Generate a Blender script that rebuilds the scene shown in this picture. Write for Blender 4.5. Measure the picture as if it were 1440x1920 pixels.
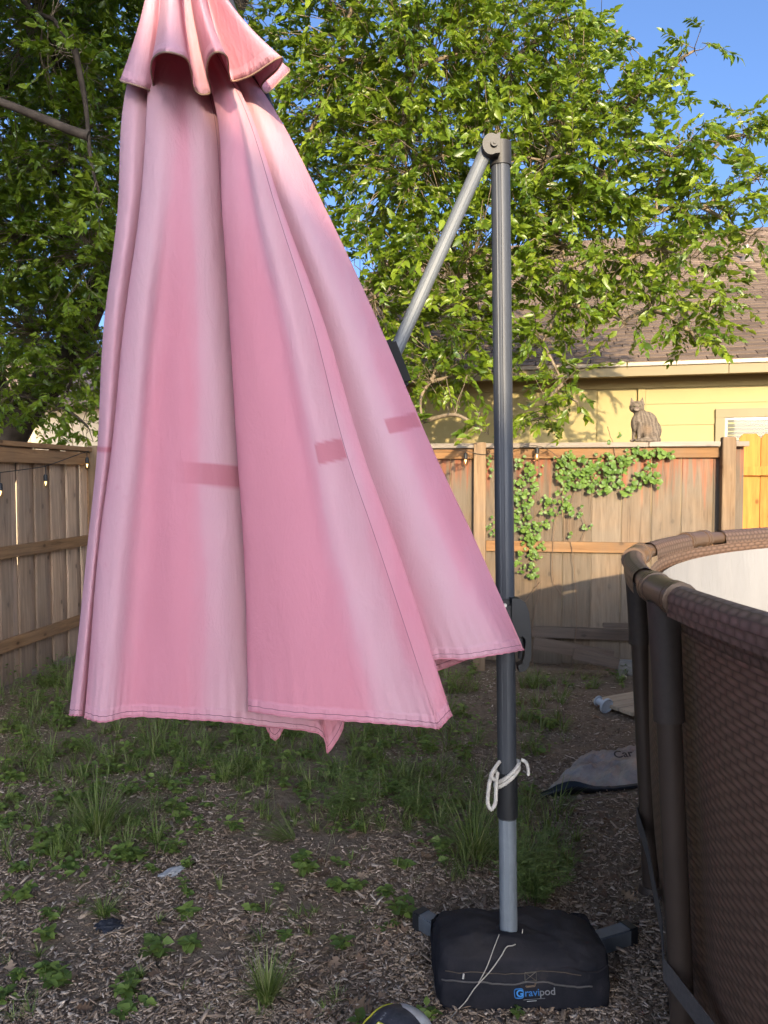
import bpy, bmesh, math, random
import numpy as np
from mathutils import Vector, Matrix, Quaternion, noise as mnoise

random.seed(7)
rng = np.random.default_rng(11)
scene = bpy.context.scene
for o in list(bpy.data.objects):
    bpy.data.objects.remove(o)
C = scene.collection

# ------------------------------------------------------------------ camera
CAM_H, F_PX, PITCH = 1.55, 1450.0, math.atan(60 / 1450.0)
cam_d = bpy.data.cameras.new('camera')
cam = bpy.data.objects.new('camera', cam_d)
C.objects.link(cam)
cam.location = (0, 0, CAM_H)
cam.rotation_euler = (math.pi / 2 - PITCH, 0, 0)
cam_d.sensor_fit = 'VERTICAL'
cam_d.sensor_height = 24.0
cam_d.lens = 24.0 * F_PX / 1920.0
cam_d.clip_start, cam_d.clip_end = 0.05, 500
scene.camera = cam

# ------------------------------------------------------------------ light
LIGHT = Vector((-0.05, 1.0, -0.24)).normalized()
SUN_EL = math.asin(-LIGHT.z)
world = bpy.data.worlds.new('World')
scene.world = world
world.use_nodes = True
wn = world.node_tree.nodes
wl = world.node_tree.links
wn.clear()
sky = wn.new('ShaderNodeTexSky')
sky.sky_type = 'NISHITA'
sky.sun_disc = False
sky.sun_elevation = SUN_EL
sky.sun_rotation = math.atan2(-LIGHT.x, -LIGHT.y)
sky.altitude = 0
sky.air_density = 0.55
sky.dust_density = 5.0
sky.ozone_density = 3.6
bgn = wn.new('ShaderNodeBackground')
bgn.inputs['Strength'].default_value = 0.15
won = wn.new('ShaderNodeOutputWorld')
wl.new(sky.outputs[0], bgn.inputs[0])
wl.new(bgn.outputs[0], won.inputs[0])
sun_d = bpy.data.lights.new('sun', 'SUN')
sun_d.energy = 2.6
sun_d.angle = math.radians(0.5)
sun_d.color = (1.0, 0.80, 0.52)
sun = bpy.data.objects.new('sun', sun_d)
C.objects.link(sun)
sun.rotation_euler = LIGHT.to_track_quat('-Z', 'Y').to_euler()
sun.location = (3, -10, 12)
vs = scene.view_settings
vs.view_transform = 'Standard'
vs.look = 'None'
vs.gamma = 1.0
vs.exposure = 1.6
vs.use_curve_mapping = False
scene.cycles.use_denoising = True
scene.cycles.max_bounces = 6
scene.cycles.transparent_max_bounces = 8


# ------------------------------------------------------------------ helpers
def P(px, py, Y):
    """world point seen at photo pixel (px, py) at world depth Y"""
    u, v = (px - 720) / F_PX, -(py - 960) / F_PX
    d = Vector((u, math.cos(PITCH) + v * math.sin(PITCH), -math.sin(PITCH) + v * math.cos(PITCH)))
    s = Y / d.y
    return Vector((d.x * s, Y, CAM_H + d.z * s))


def gz(x, y):
    n = mnoise.noise(Vector((x * 0.9, y * 0.9, 3.1))) * 0.022 + mnoise.noise(Vector((x * 3.1, y * 3.1, 7.7))) * 0.010
    d = math.hypot(x - 0.42, y - 2.36)
    k = min(1.0, max(0.0, (d - 0.3) / 0.5))
    return n * k


def G(px, py, lift=0.0):
    """ground point under photo pixel"""
    u, v = (px - 720) / F_PX, -(py - 960) / F_PX
    d = Vector((u, math.cos(PITCH) + v * math.sin(PITCH), -math.sin(PITCH) + v * math.cos(PITCH)))
    s = CAM_H / -d.z
    x, y = d.x * s, d.y * s
    return Vector((x, y, gz(x, y) + lift))


def tag(o, label=None, cat=None, group=None, kind=None):
    if label: o['label'] = label
    if cat: o['category'] = cat
    if group: o['group'] = group
    if kind: o['kind'] = kind
    return o


def empty(name, loc, label=None, cat=None, group=None, kind=None, rz=0):
    o = bpy.data.objects.new(name, None)
    o.empty_display_size = 0.1
    C.objects.link(o)
    o.location = loc
    o.rotation_euler.z = rz
    return tag(o, label, cat, group, kind)


def link(name, me, mat=None, parent=None, world_space=True):
    """link a mesh; vertices are given in world space, the parent keeps its own location"""
    o = bpy.data.objects.new(name, me)
    C.objects.link(o)
    if mat is not None and len(me.materials) == 0:
        me.materials.append(mat)
    if parent is not None:
        o.parent = parent
        if world_space:
            o.matrix_parent_inverse = root_matrix(parent).inverted()
    return o


def root_matrix(o):
    m = o.matrix_basis.copy()
    if o.parent is not None:
        m = root_matrix(o.parent) @ o.matrix_parent_inverse @ m
    return m


class MB:
    def __init__(s):
        s.v, s.f, s.sm = [], [], []

    def add(s, vs_, fs, smooth=False):
        b = len(s.v)
        s.v.extend([tuple(p) for p in vs_])
        for f in fs:
            s.f.append(tuple(b + i for i in f))
            s.sm.append(smooth)

    def box(s, lo, hi, M=None):
        x0, y0, z0 = lo
        x1, y1, z1 = hi
        vs_ = [Vector(p) for p in ((x0, y0, z0), (x1, y0, z0), (x1, y1, z0), (x0, y1, z0), (x0, y0, z1), (x1, y0, z1), (x1, y1, z1), (x0, y1, z1))]
        if M is not None:
            vs_ = [M @ p for p in vs_]
        s.add(vs_, [(0, 3, 2, 1), (4, 5, 6, 7), (0, 1, 5, 4), (1, 2, 6, 5), (2, 3, 7, 6), (3, 0, 4, 7)])

    def bevel_box(s, lo, hi, b, M=None):
        bm = bmesh.new()
        bmesh.ops.create_cube(bm, size=1)
        for v in bm.verts:
            v.co = Vector([lo[i] + (hi[i] - lo[i]) * (v.co[i] + 0.5) for i in range(3)])
        bmesh.ops.bevel(bm, geom=list(bm.edges) + list(bm.verts), offset=b, segments=2, affect='EDGES')
        if M is not None:
            bm.transform(M)
        bm.verts.index_update()
        s.add([v.co.copy() for v in bm.verts], [[v.index for v in f.verts] for f in bm.faces], False)
        bm.free()

    def tube(s, pts, r, n=8, cap=True, flat=None, smooth=True):
        pts = [Vector(p) for p in pts]
        rs = r if hasattr(r, '__len__') else [r] * len(pts)
        t0 = (pts[1] - pts[0]).normalized()
        ref = Vector((0, 0, 1)) if abs(t0.z) < 0.9 else Vector((0, 1, 0))
        a = t0.cross(ref).normalized()
        rings = []
        for i, p in enumerate(pts):
            t = (pts[min(i + 1, len(pts) - 1)] - pts[max(i - 1, 0)]).normalized()
            a = (a - t * a.dot(t)).normalized()
            b = t.cross(a)
            ring = []
            for k in range(n):
                th = 2 * math.pi * k / n
                e1, e2 = math.cos(th) * rs[i], math.sin(th) * rs[i]
                if flat:
                    e2 *= flat
                ring.append(p + a * e1 + b * e2)
            rings.append(ring)
        vs_ = [q for ring in rings for q in ring]
        fs = []
        for i in range(len(pts) - 1):
            for k in range(n):
                k2 = (k + 1) % n
                fs.append((i * n + k, i * n + k2, (i + 1) * n + k2, (i + 1) * n + k))
        s.add(vs_, fs, smooth)
        if cap:
            s.add(rings[0], [tuple(range(n - 1, -1, -1))])
            s.add(rings[-1], [tuple(range(n))])

    def ellipsoid(s, c, r, M=None, u=16, v=10):
        vs_, fs = [], []
        for j in range(v + 1):
            ph = math.pi * j / v
            for i in range(u):
                th = 2 * math.pi * i / u
                p = Vector((r[0] * math.sin(ph) * math.cos(th), r[1] * math.sin(ph) * math.sin(th), r[2] * math.cos(ph)))
                if M is not None:
                    p = M @ p
                vs_.append(Vector(c) + p)
        for j in range(v):
            for i in range(u):
                i2 = (i + 1) % u
                fs.append((j * u + i, (j + 1) * u + i, (j + 1) * u + i2, j * u + i2))
        s.add(vs_, fs, True)

    def mesh(s, name):
        me = bpy.data.meshes.new(name)
        me.from_pydata(s.v, [], s.f)
        me.polygons.foreach_set('use_smooth', s.sm)
        me.update()
        return me

    def build(s, name, mat=None, parent=None):
        return link(name, s.mesh(name), mat, parent)


def np_mesh(name, verts, faces, attrs=None, smooth=False):
    """bulk mesh: verts (N,3), faces (M,k) array or list of such arrays"""
    me = bpy.data.meshes.new(name)
    if not isinstance(faces, list):
        faces = [faces]
    loops = np.concatenate([f.ravel() for f in faces]).astype(np.int32)
    tot = np.concatenate([np.full(len(f), f.shape[1]) for f in faces]).astype(np.int32)
    start = np.concatenate([[0], np.cumsum(tot)[:-1]]).astype(np.int32)
    me.vertices.add(len(verts))
    me.vertices.foreach_set('co', np.asarray(verts, dtype=np.float32).ravel())
    me.loops.add(len(loops))
    me.loops.foreach_set('vertex_index', loops)
    me.polygons.add(len(tot))
    me.polygons.foreach_set('loop_start', start)
    me.polygons.foreach_set('loop_total', tot)
    if smooth:
        me.polygons.foreach_set('use_smooth', np.ones(len(tot), dtype=bool))
    me.update(calc_edges=True)
    for k, a in (attrs or {}).items():
        at = me.attributes.new(k, 'FLOAT', 'POINT')
        at.data.foreach_set('value', np.asarray(a, dtype=np.float32))
    me.validate()
    return me


def unit(a):
    return a / np.maximum(np.linalg.norm(a, axis=-1, keepdims=True), 1e-9)


def leaf_field(pos, dr, nr, L, W, curl=0.18, rnd=None):
    """N pointed leaves, 7 verts / 6 faces each"""
    n = len(pos)
    dr = unit(dr)
    sd = unit(np.cross(dr, nr))
    nr = unit(np.cross(sd, dr))
    L = np.broadcast_to(L, (n,))[:, None]
    W = np.broadcast_to(W, (n,))[:, None]
    base = pos
    l1 = pos + dr * L * .33 + sd * W * .5 + nr * W * .16
    r1 = pos + dr * L * .33 - sd * W * .5 + nr * W * .16
    l2 = pos + dr * L * .66 + sd * W * .36 + nr * (W * .1 - L * curl * .4)
    r2 = pos + dr * L * .66 - sd * W * .36 + nr * (W * .1 - L * curl * .4)
    m = pos + dr * L * .5 - nr * L * curl * .2
    tip = pos + dr * L - nr * L * curl
    V = np.stack([base, l1, r1, l2, r2, m, tip], 1).reshape(-1, 3)
    fq = np.array([[0, 1, 5], [0, 5, 2], [1, 3, 5], [2, 5, 4], [5, 3, 6], [5, 6, 4]])
    Fs = (np.arange(n)[:, None, None] * 7 + fq[None]).reshape(-1, 3)
    if rnd is None:
        rnd = rng.random(n)
    return V, Fs, np.repeat(rnd, 7)


def blade_field(pos, dr, L, W, droop, rnd=None, seg=4):
    """N grass blades bending over under their own weight"""
    n = len(pos)
    dr = unit(dr)
    hz = dr.copy()
    hz[:, 2] = 0
    hz = unit(hz + 1e-6)
    sd = unit(np.cross(dr, np.array([0, 0, 1.0]) + 0.01 * rng.normal(size=(n, 3))))
    L = np.broadcast_to(L, (n,))
    W = np.broadcast_to(W, (n,))
    droop = np.broadcast_to(droop, (n,))
    rows = []
    for k in range(seg + 1):
        t = k / seg
        c = pos + dr * (L * t)[:, None] + hz * (L * droop * t * t * .6)[:, None]
        c[:, 2] -= L * droop * t * t * .8
        w = W * (1 - t ** 1.6) * .5
        rows.append((c - sd * w[:, None], c + sd * w[:, None]) if k < seg else (c,))
    V = np.stack([q for r in rows for q in r], 1)
    m = V.shape[1]
    fq = np.array([[2 * k, 2 * k + 1, 2 * k + 3, 2 * k + 2] for k in range(seg - 1)])
    ft = np.array([[2 * seg - 2, 2 * seg - 1, 2 * seg]])
    idx = np.arange(n)[:, None, None] * m
    if rnd is None:
        rnd = rng.random(n)
    return V.reshape(-1, 3), (idx + fq[None]).reshape(-1, 4), (idx + ft[None]).reshape(-1, 3), np.repeat(rnd, m)


def merge(chunks):
    """chunks of (V, [faces arrays], rnd)"""
    off, Vs, Fd, R = 0, [], {}, []
    for V, fs, r in chunks:
        Vs.append(V)
        R.append(r)
        for f in fs:
            Fd.setdefault(f.shape[1], []).append(f + off)
        off += len(V)
    return np.concatenate(Vs), [np.concatenate(a) for a in Fd.values()], np.concatenate(R)


# ------------------------------------------------------------------ materials
class NT:
    def __init__(s, name):
        s.m = bpy.data.materials.new(name)
        s.m.use_nodes = True
        s.t = s.m.node_tree
        s.t.nodes.clear()
        s.out = s.n('ShaderNodeOutputMaterial')

    def n(s, kind, **kw):
        nd = s.t.nodes.new(kind)
        for k, v in kw.items():
            setattr(nd, k, v)
        return nd

    def l(s, a, b):
        s.t.links.new(a, b)

    def set(s, nd, **kw):
        for k, v in kw.items():
            key = k.replace('_', ' ')
            inp = nd.inputs[key]
            if hasattr(v, 'is_output') or hasattr(v, 'links'):
                s.l(v, inp)
            else:
                if isinstance(v, tuple) and len(v) == 3 and inp.type == 'RGBA':
                    v = (*v, 1)
                inp.default_value = v
        return nd

    def coord(s, which='Object', jitter=True):
        tc = s.n('ShaderNodeTexCoord')
        o = tc.outputs[which]
        if jitter:
            oi = s.n('ShaderNodeObjectInfo')
            mul = s.n('ShaderNodeMath', operation='MULTIPLY')
            mul.inputs[1].default_value = 57.0
            s.l(oi.outputs['Random'], mul.inputs[0])
            ad = s.n('ShaderNodeVectorMath', operation='ADD')
            s.l(o, ad.inputs[0])
            s.l(mul.outputs[0], ad.inputs[1])
            o = ad.outputs[0]
        return o

    def mapping(s, vec, scale=(1, 1, 1), rot=(0, 0, 0)):
        mp = s.n('ShaderNodeMapping')
        mp.inputs['Scale'].default_value = scale
        mp.inputs['Rotation'].default_value = rot
        s.l(vec, mp.inputs['Vector'])
        return mp.outputs[0]

    def noise(s, vec, scale=5, detail=4, rough=.55, dist=0):
        nd = s.n('ShaderNodeTexNoise')
        s.set(nd, Scale=scale, Detail=detail, Roughness=rough, Distortion=dist)
        if vec is not None:
            s.l(vec, nd.inputs['Vector'])
        return nd.outputs['Fac']

    def ramp(s, fac, stops):
        r = s.n('ShaderNodeValToRGB')
        cr = r.color_ramp
        while len(cr.elements) < len(stops):
            cr.elements.new(0.5)
        for e, (p, c) in zip(cr.elements, stops):
            e.position = p
            e.color = (*c, 1) if len(c) == 3 else c
        s.l(fac, r.inputs[0])
        return r.outputs[0]

    def mix(s, fac, a, b, mode='MIX'):
        m = s.n('ShaderNodeMix', data_type='RGBA', blend_type=mode)
        for key, v in ((0, fac), (6, a), (7, b)):
            if hasattr(v, 'links'):
                s.l(v, m.inputs[key])
            else:
                m.inputs[key].default_value = (*v, 1) if isinstance(v, tuple) and len(v) == 3 else v
        return m.outputs[2]

    def math(s, op, a, b=None, clamp=False):
        m = s.n('ShaderNodeMath', operation=op)
        m.use_clamp = clamp
        for i, v in enumerate((a, b)):
            if v is None: continue
            if hasattr(v, 'links'):
                s.l(v, m.inputs[i])
            else:
                m.inputs[i].default_value = v
        return m.outputs[0]

    def attr(s, name):
        a = s.n('ShaderNodeAttribute')
        a.attribute_name = name
        return a.outputs['Fac']

    def bump(s, h, strength=.3, dist=.01):
        b = s.n('ShaderNodeBump')
        s.set(b, Strength=strength, Distance=dist)
        s.l(h, b.inputs['Height'])
        return b.outputs[0]

    def bsdf(s, color, rough=.6, metal=0, normal=None, spec=.5, transl=None, **kw):
        b = s.n('ShaderNodeBsdfPrincipled')
        for key, v in (('Base Color', color), ('Roughness', rough), ('Metallic', metal), ('Specular IOR Level', spec)):
            if hasattr(v, 'links'):
                s.l(v, b.inputs[key])
            else:
                b.inputs[key].default_value = (*v, 1) if isinstance(v, tuple) else v
        for k, v in kw.items():
            b.inputs[k.replace('_', ' ')].default_value = v
        if normal is not None:
            s.l(normal, b.inputs['Normal'])
        res = b.outputs[0]
        if transl:
            fac, col = transl
            t = s.n('ShaderNodeBsdfTranslucent')
            if hasattr(col, 'links'):
                s.l(col, t.inputs[0])
            else:
                t.inputs[0].default_value = (*col, 1)
            if normal is not None:
                s.l(normal, t.inputs['Normal'])
            mx = s.n('ShaderNodeMixShader')
            mx.inputs[0].default_value = fac
            s.l(res, mx.inputs[1])
            s.l(t.outputs[0], mx.inputs[2])
            res = mx.outputs[0]
        s.l(res, s.out.inputs[0])
        return s.m


def mat_plain(name, col, rough=.6, metal=0, var=.12, scale=9, bump=.1, spec=.5):
    t = NT(name)
    co = t.coord('Object')
    n = t.noise(co, scale, 5, .6)
    dark = tuple(c * (1 - var) for c in col)
    lite = tuple(min(1, c * (1 + var)) for c in col)
    cc = t.ramp(n, [(.3, dark), (.7, lite)])
    nb = t.bump(t.noise(co, scale * 14, 3), bump, .002)
    return t.bsdf(cc, rough, metal, nb, spec)


def mat_wood(name, base, dark, grey, grey_amt, grain_axis='Z', top_red=None, var=.35, rough=.75, stain=None, face_axis='X'):
    """weathered softwood, long grain, knots; each piece gets its own tint"""
    t = NT(name)
    co = t.coord('Object')
    s_long, s_x = 1.1, 16.0
    sc = {'Z': (s_x, s_x, s_long), 'X': (s_long, s_x, s_x), 'Y': (s_x, s_long, s_x)}[grain_axis]
    g = t.noise(t.mapping(co, sc), 2.2, 8, .68, .9)
    wv = t.n('ShaderNodeTexWave', wave_type='BANDS', bands_direction='DIAGONAL')
    sc2 = {'Z': (5, 5, .35), 'X': (.35, 5, 5), 'Y': (5, .35, 5)}[grain_axis]
    t.l(t.mapping(co, sc2), wv.inputs['Vector'])
    t.set(wv, Scale=1.6, Distortion=9.0, Detail=3.0, Detail_Scale=1.2)
    cc = t.ramp(g, [(.28, dark), (.48, base), (.72, tuple(min(1, c * 1.25) for c in base))])
    cc = t.mix(t.math('MULTIPLY', wv.outputs['Fac'], .35), cc, dark)
    # knots
    vo = t.n('ShaderNodeTexVoronoi', voronoi_dimensions='2D')
    sp_ = t.n('ShaderNodeSeparateXYZ'); t.l(co, sp_.inputs[0])
    cb_ = t.n('ShaderNodeCombineXYZ')
    ax_ = {'Z': ('Z', face_axis), 'X': ('X', 'Z'), 'Y': ('Y', 'Z')}[grain_axis]
    t.l(t.math('MULTIPLY', sp_.outputs[ax_[0]], 2.3), cb_.inputs[0]); t.l(t.math('MULTIPLY', sp_.outputs[ax_[1]], 3.6), cb_.inputs[1])
    t.l(cb_.outputs[0], vo.inputs['Vector'])
    vo.inputs['Scale'].default_value = 1.0
    kn = t.ramp(vo.outputs['Distance'], [(.028, (1, 1, 1)), (.06, (0, 0, 0))])
    halo = t.ramp(vo.outputs['Distance'], [(.05, (1, 1, 1)), (.2, (0, 0, 0))])
    cc = t.mix(t.math('MULTIPLY', halo, .35), cc, dark)
    cc = t.mix(t.math('MULTIPLY', kn, .8), cc, tuple(c * .35 for c in dark))
    # weathering
    wz = t.noise(co, 2.2, 5, .65)
    gm = t.ramp(wz, [(.5 - grey_amt * .4, (0, 0, 0)), (.95 - grey_amt * .45, (1, 1, 1))])
    gcol = t.ramp(g, [(.3, tuple(c * .65 for c in grey)), (.7, grey)])
    cc = t.mix(t.math('MULTIPLY', gm, .85), cc, gcol)
    if top_red:
        z0, z1, rc = top_red
        tc = t.n('ShaderNodeTexCoord')
        sx = t.n('ShaderNodeSeparateXYZ')
        t.l(tc.outputs['Object'], sx.inputs[0])
        jn = t.math('MULTIPLY', t.math('SUBTRACT', t.noise(t.mapping(co, (22, 22, 1.2)), 1.5, 5), .52), 1.3)
        zz = t.math('ADD', sx.outputs['Z'], jn)
        mr = t.n('ShaderNodeMapRange')
        t.l(zz, mr.inputs[0])
        mr.inputs[1].default_value, mr.inputs[2].default_value = z0, z1
        cc = t.mix(t.math('MULTIPLY', mr.outputs[0], .5), cc, t.mix(.5, rc, cc, 'MULTIPLY'))
    if stain:
        z0, z1, rc = stain
        tc = t.n('ShaderNodeTexCoord')
        sx = t.n('ShaderNodeSeparateXYZ')
        t.l(tc.outputs['Object'], sx.inputs[0])
        jn = t.math('MULTIPLY', t.math('SUBTRACT', t.noise(t.mapping(co, (6, 6, 2)), 1.5, 4), .5), .35)
        mr = t.n('ShaderNodeMapRange')
        t.l(t.math('ADD', sx.outputs['Z'], jn), mr.inputs[0])
        mr.inputs[1].default_value, mr.inputs[2].default_value = z0, z1
        mr.inputs[3].default_value, mr.inputs[4].default_value = 1.0, 0.0
        cc = t.mix(t.math('MULTIPLY', mr.outputs[0], .6), cc, rc)
    oi = t.n('ShaderNodeObjectInfo')
    hs = t.n('ShaderNodeHueSaturation')
    t.l(cc, hs.inputs['Color'])
    t.l(t.math('ADD', t.math('MULTIPLY', oi.outputs['Random'], var), 1 - var * .5), hs.inputs['Value'])
    nb = t.bump(t.math('ADD', g, t.math('MULTIPLY', kn, -.5)), .45, .004)
    return t.bsdf(hs.outputs[0], rough, 0, nb, .25)


def mat_leaf(name, cols, transl=.35, rough=.45, spec=.4, tcol=None):
    t = NT(name)
    r = t.attr('rnd')
    n = len(cols)
    cc = t.ramp(r, [(i / (n - 1), c) for i, c in enumerate(cols)])
    tc_ = t.mix(.55, cc, tcol or (.30, .42, .03))
    return t.bsdf(cc, rough, 0, None, spec, transl=(transl, tc_))


def mat_leaf_obj(name, cols, transl=.35, rough=.45, spec=.4, tcol=None):
    t = NT(name)
    oi = t.n('ShaderNodeObjectInfo')
    n = len(cols)
    cc = t.ramp(oi.outputs['Random'], [(i / (n - 1), c) for i, c in enumerate(cols)])
    co = t.coord('Object')
    cc = t.mix(t.math('MULTIPLY', t.noise(co, 30, 3), .3), cc, tuple(c * 1.5 for c in cols[-1]))
    tc_ = t.mix(.55, cc, tcol or (.30, .42, .03))
    return t.bsdf(cc, rough, 0, None, spec, transl=(transl, tc_))


M = {}
M['back_board'] = mat_wood('back_board_wood', (.18, .118, .070), (.062, .035, .019), (.178, .144, .106), .8, 'Z', top_red=(1.42, 1.70, (.55, .12, .035)), var=.55)
M['back_rail'] = mat_wood('back_rail_wood', (.27, .145, .06), (.15, .066, .025), (.20, .152, .105), .2, 'X', var=.2)
M['back_cap'] = mat_wood('back_cap_wood', (.30, .23, .17), (.17, .12, .085), (.34, .30, .26), .7, 'X', var=.2)
M['post'] = mat_wood('post_wood', (.25, .165, .095), (.15, .086, .042), (.20, .158, .115), .25, 'Z', var=.2)
M['left_board'] = mat_wood('left_board_wood', (.56, .38, .25), (.24, .145, .088), (.50, .38, .285), .45, 'Z', var=.6, stain=(.05, .55, (.22, .16, .12)), face_axis='Y')
M['left_rail'] = mat_wood('left_rail_wood', (.36, .205, .10), (.18, .095, .046), (.28, .18, .11), .3, 'Y', var=.2)
M['new_board'] = mat_wood('new_cedar_wood', (.43, .195, .04), (.32, .12, .022), (.38, .185, .045), .1, 'Z', var=.15)
M['old_plank'] = mat_wood('old_plank_wood', (.135, .092, .064), (.065, .043, .030), (.14, .112, .09), .6, 'X', var=.3)
M['ply'] = mat_wood('pale_plank_wood', (.45, .36, .25), (.30, .23, .15), (.40, .34, .26), .4, 'X', var=.2)
M['bark'] = mat_plain('tree_bark', (.075, .058, .045), .9, 0, .4, 12, .8, .2)
M['twig'] = mat_plain('twig_bark', (.22, .17, .115), .8, 0, .35, 14, .4, .2)
M['steel'] = mat_plain('screw_steel', (.6, .6, .6), .3, 1.0, .1)
M['black_plastic'] = mat_plain('black_plastic', (.014, .015, .017), .55, 0, .2, 20, .08)
M['dark_metal'] = mat_plain('cap_metal', (.035, .033, .031), .5, .1, .15, 20, .1)


# =================================================================== GROUND
def build_ground():
    xs = np.concatenate([np.linspace(-40, -5, 12), np.linspace(-4.6, 4.6, 160), np.linspace(5, 40, 12)])
    ys = np.concatenate([np.linspace(-30, -2, 8), np.linspace(-1.5, 8, 170), np.linspace(9, 60, 14)])
    V = np.array([(x, y, gz(x, y)) for y in ys for x in xs])
    nx, ny = len(xs), len(ys)
    a = (np.arange(ny - 1)[:, None] * nx + np.arange(nx - 1)[None]).ravel()
    Fq = np.stack([a, a + 1, a + 1 + nx, a + nx], 1)
    t = NT('soil')
    co = t.coord('Object', False)
    n1 = t.noise(co, 2.2, 6, .65)
    n2 = t.noise(co, 38, 5, .7)
    cc = t.ramp(n2, [(.3, (.10, .072, .048)), (.55, (.235, .175, .122)), (.75, (.36, .28, .205))])
    cc = t.mix(t.ramp(n1, [(.4, (0, 0, 0)), (.65, (.7, .7, .7))]), cc, (.23, .17, .122))
    vo = t.n('ShaderNodeTexVoronoi')
    t.l(co, vo.inputs['Vector'])
    vo.inputs['Scale'].default_value = 90
    sp = t.ramp(vo.outputs['Distance'], [(.06, (1, 1, 1)), (.12, (0, 0, 0))])
    cc = t.mix(t.math('MULTIPLY', sp, .35), cc, (.25, .21, .17))
    nb = t.bump(t.math('ADD', n2, t.math('MULTIPLY', n1, 2.0)), .9, .02)
    m = t.bsdf(cc, .95, 0, nb, .1)
    o = link('ground', np_mesh('ground', V, Fq, smooth=True), m)
    tag(o, 'dark soil yard strewn with wood mulch', kind='structure')


build_ground()

# =================================================================== FENCES
A0 = Vector((-2.62, 7.02, 0))            # corner of the yard
BDIR = Vector((1, -0.183, 0)).normalized()   # back fence runs right, coming slightly nearer
BN = Vector((-BDIR.y, BDIR.x, 0)) * -1       # towards the camera
BN = Vector((BDIR.y, -BDIR.x, 0))
MBK = Matrix(((BDIR.x, -BN.x, 0, A0.x), (BDIR.y, -BN.y, 0, A0.y), (0, 0, 1, 0), (0, 0, 0, 1)))   # local x along the fence, local -y to camera


def back_s(px):
    """distance along the back fence at a photo column"""
    u = (px - 720) / F_PX
    # A0 + s*BDIR : x = u*y
    return (u * A0.y - A0.x) / (BDIR.x - u * BDIR.y)


def board_mesh(name, w, t, h):
    mb = MB()
    mb.bevel_box((-w / 2, -t / 2, 0), (w / 2, t / 2, h), .0065)
    return mb.mesh(name)


def place(name, me, mat, parent, M4):
    o = bpy.data.objects.new(name, me)
    C.objects.link(o)
    if len(me.materials) == 0:
        me.materials.append(mat)
    o.parent = parent
    o.matrix_parent_inverse = root_matrix(parent).inverted()
    o.matrix_basis = M4
    return o


def build_back_fence():
    root = empty('wooden_fence', A0, 'sunlit weathered plank fence under the sitting cat, overgrown with ivy', 'fence')
    S_END = back_s(1397)
    s = 0.03
    meshes = [board_mesh('board', w, .018, 1.755) for w in (.222, .232, .226)]
    i = 0
    # boards are butted, hairline gaps; fixed to match the visible joints
    while s < S_END - .05:
        me = meshes[i % 3]
        w = (.222, .232, .226)[i % 3]
        if s + w > S_END:
            break
        z = .045 + random.uniform(-.012, .012)
        M4 = MBK @ Matrix.Translation((s + w / 2, random.uniform(-.003, .003), z)) @ Matrix.Rotation(random.uniform(-.0012, .0012), 4, 'Y')
        place('board', me, M['back_board'], root, M4)
        s += w + random.uniform(.001, .0025)
        i += 1
    wl_ = S_END - s
    if wl_ > .03:
        place('board', board_mesh('board', wl_ - .004, .018, 1.755), M['back_board'], root, MBK @ Matrix.Translation((s + wl_ / 2, 0, .045)))
    s_end = S_END
    posts = [.05, back_s(560), back_s(901), back_s(1359)]
    for k, sp in enumerate(posts):
        mb = MB()
        mb.bevel_box((-.048, -.048, -.1), (.048, .048, 1.86 + (.02 if k == 3 else -.005)), .005)
        place('post', mb.mesh('post'), M['post'], root, MBK @ Matrix.Translation((sp, -.075, 0)))
    for a, b in zip([0] + posts[1:], posts[1:] + [s_end]):
        for zc, hh, nm, mt in ((1.767, .042, 'top_rail', 'back_rail'), (1.01, .042, 'middle_rail', 'back_rail'), (.31, .045, 'bottom_rail', 'old_plank')):
            mb = MB()
            L = b - a - .10
            if L < .05: continue
            mb.bevel_box((-L / 2, -.019, -hh), (L / 2, .019, hh), .003)
            place(nm, mb.mesh(nm), M[mt], root, MBK @ Matrix.Translation((a + L / 2 + .05, -.031, zc)))
    # cap boards along the top, meeting below the cat
    cuts = [0, posts[1] + .2, back_s(1212), posts[3] - .055]
    for a, b in zip(cuts[:-1], cuts[1:]):
        mb = MB()
        L = b - a - .006
        mb.bevel_box((-L / 2, -.075, -.019), (L / 2, .06, .019), .003)
        place('cap_rail', mb.mesh('cap_rail'), M['back_cap'], root, MBK @ Matrix.Translation(((a + b) / 2, -.02, 1.83)) @ Matrix.Rotation(random.uniform(-.002, .002), 4, 'Y'))
    mb = MB()
    L = s_end - posts[3] - .055
    mb.bevel_box((-L / 2, -.075, -.019), (L / 2, .06, .019), .003)
    place('cap_rail', mb.mesh('cap_rail'), M['back_cap'], root, MBK @ Matrix.Translation((posts[3] + .055 + L / 2, -.02, 1.828)))
    return root, posts


back_fence, back_posts = build_back_fence()


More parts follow.
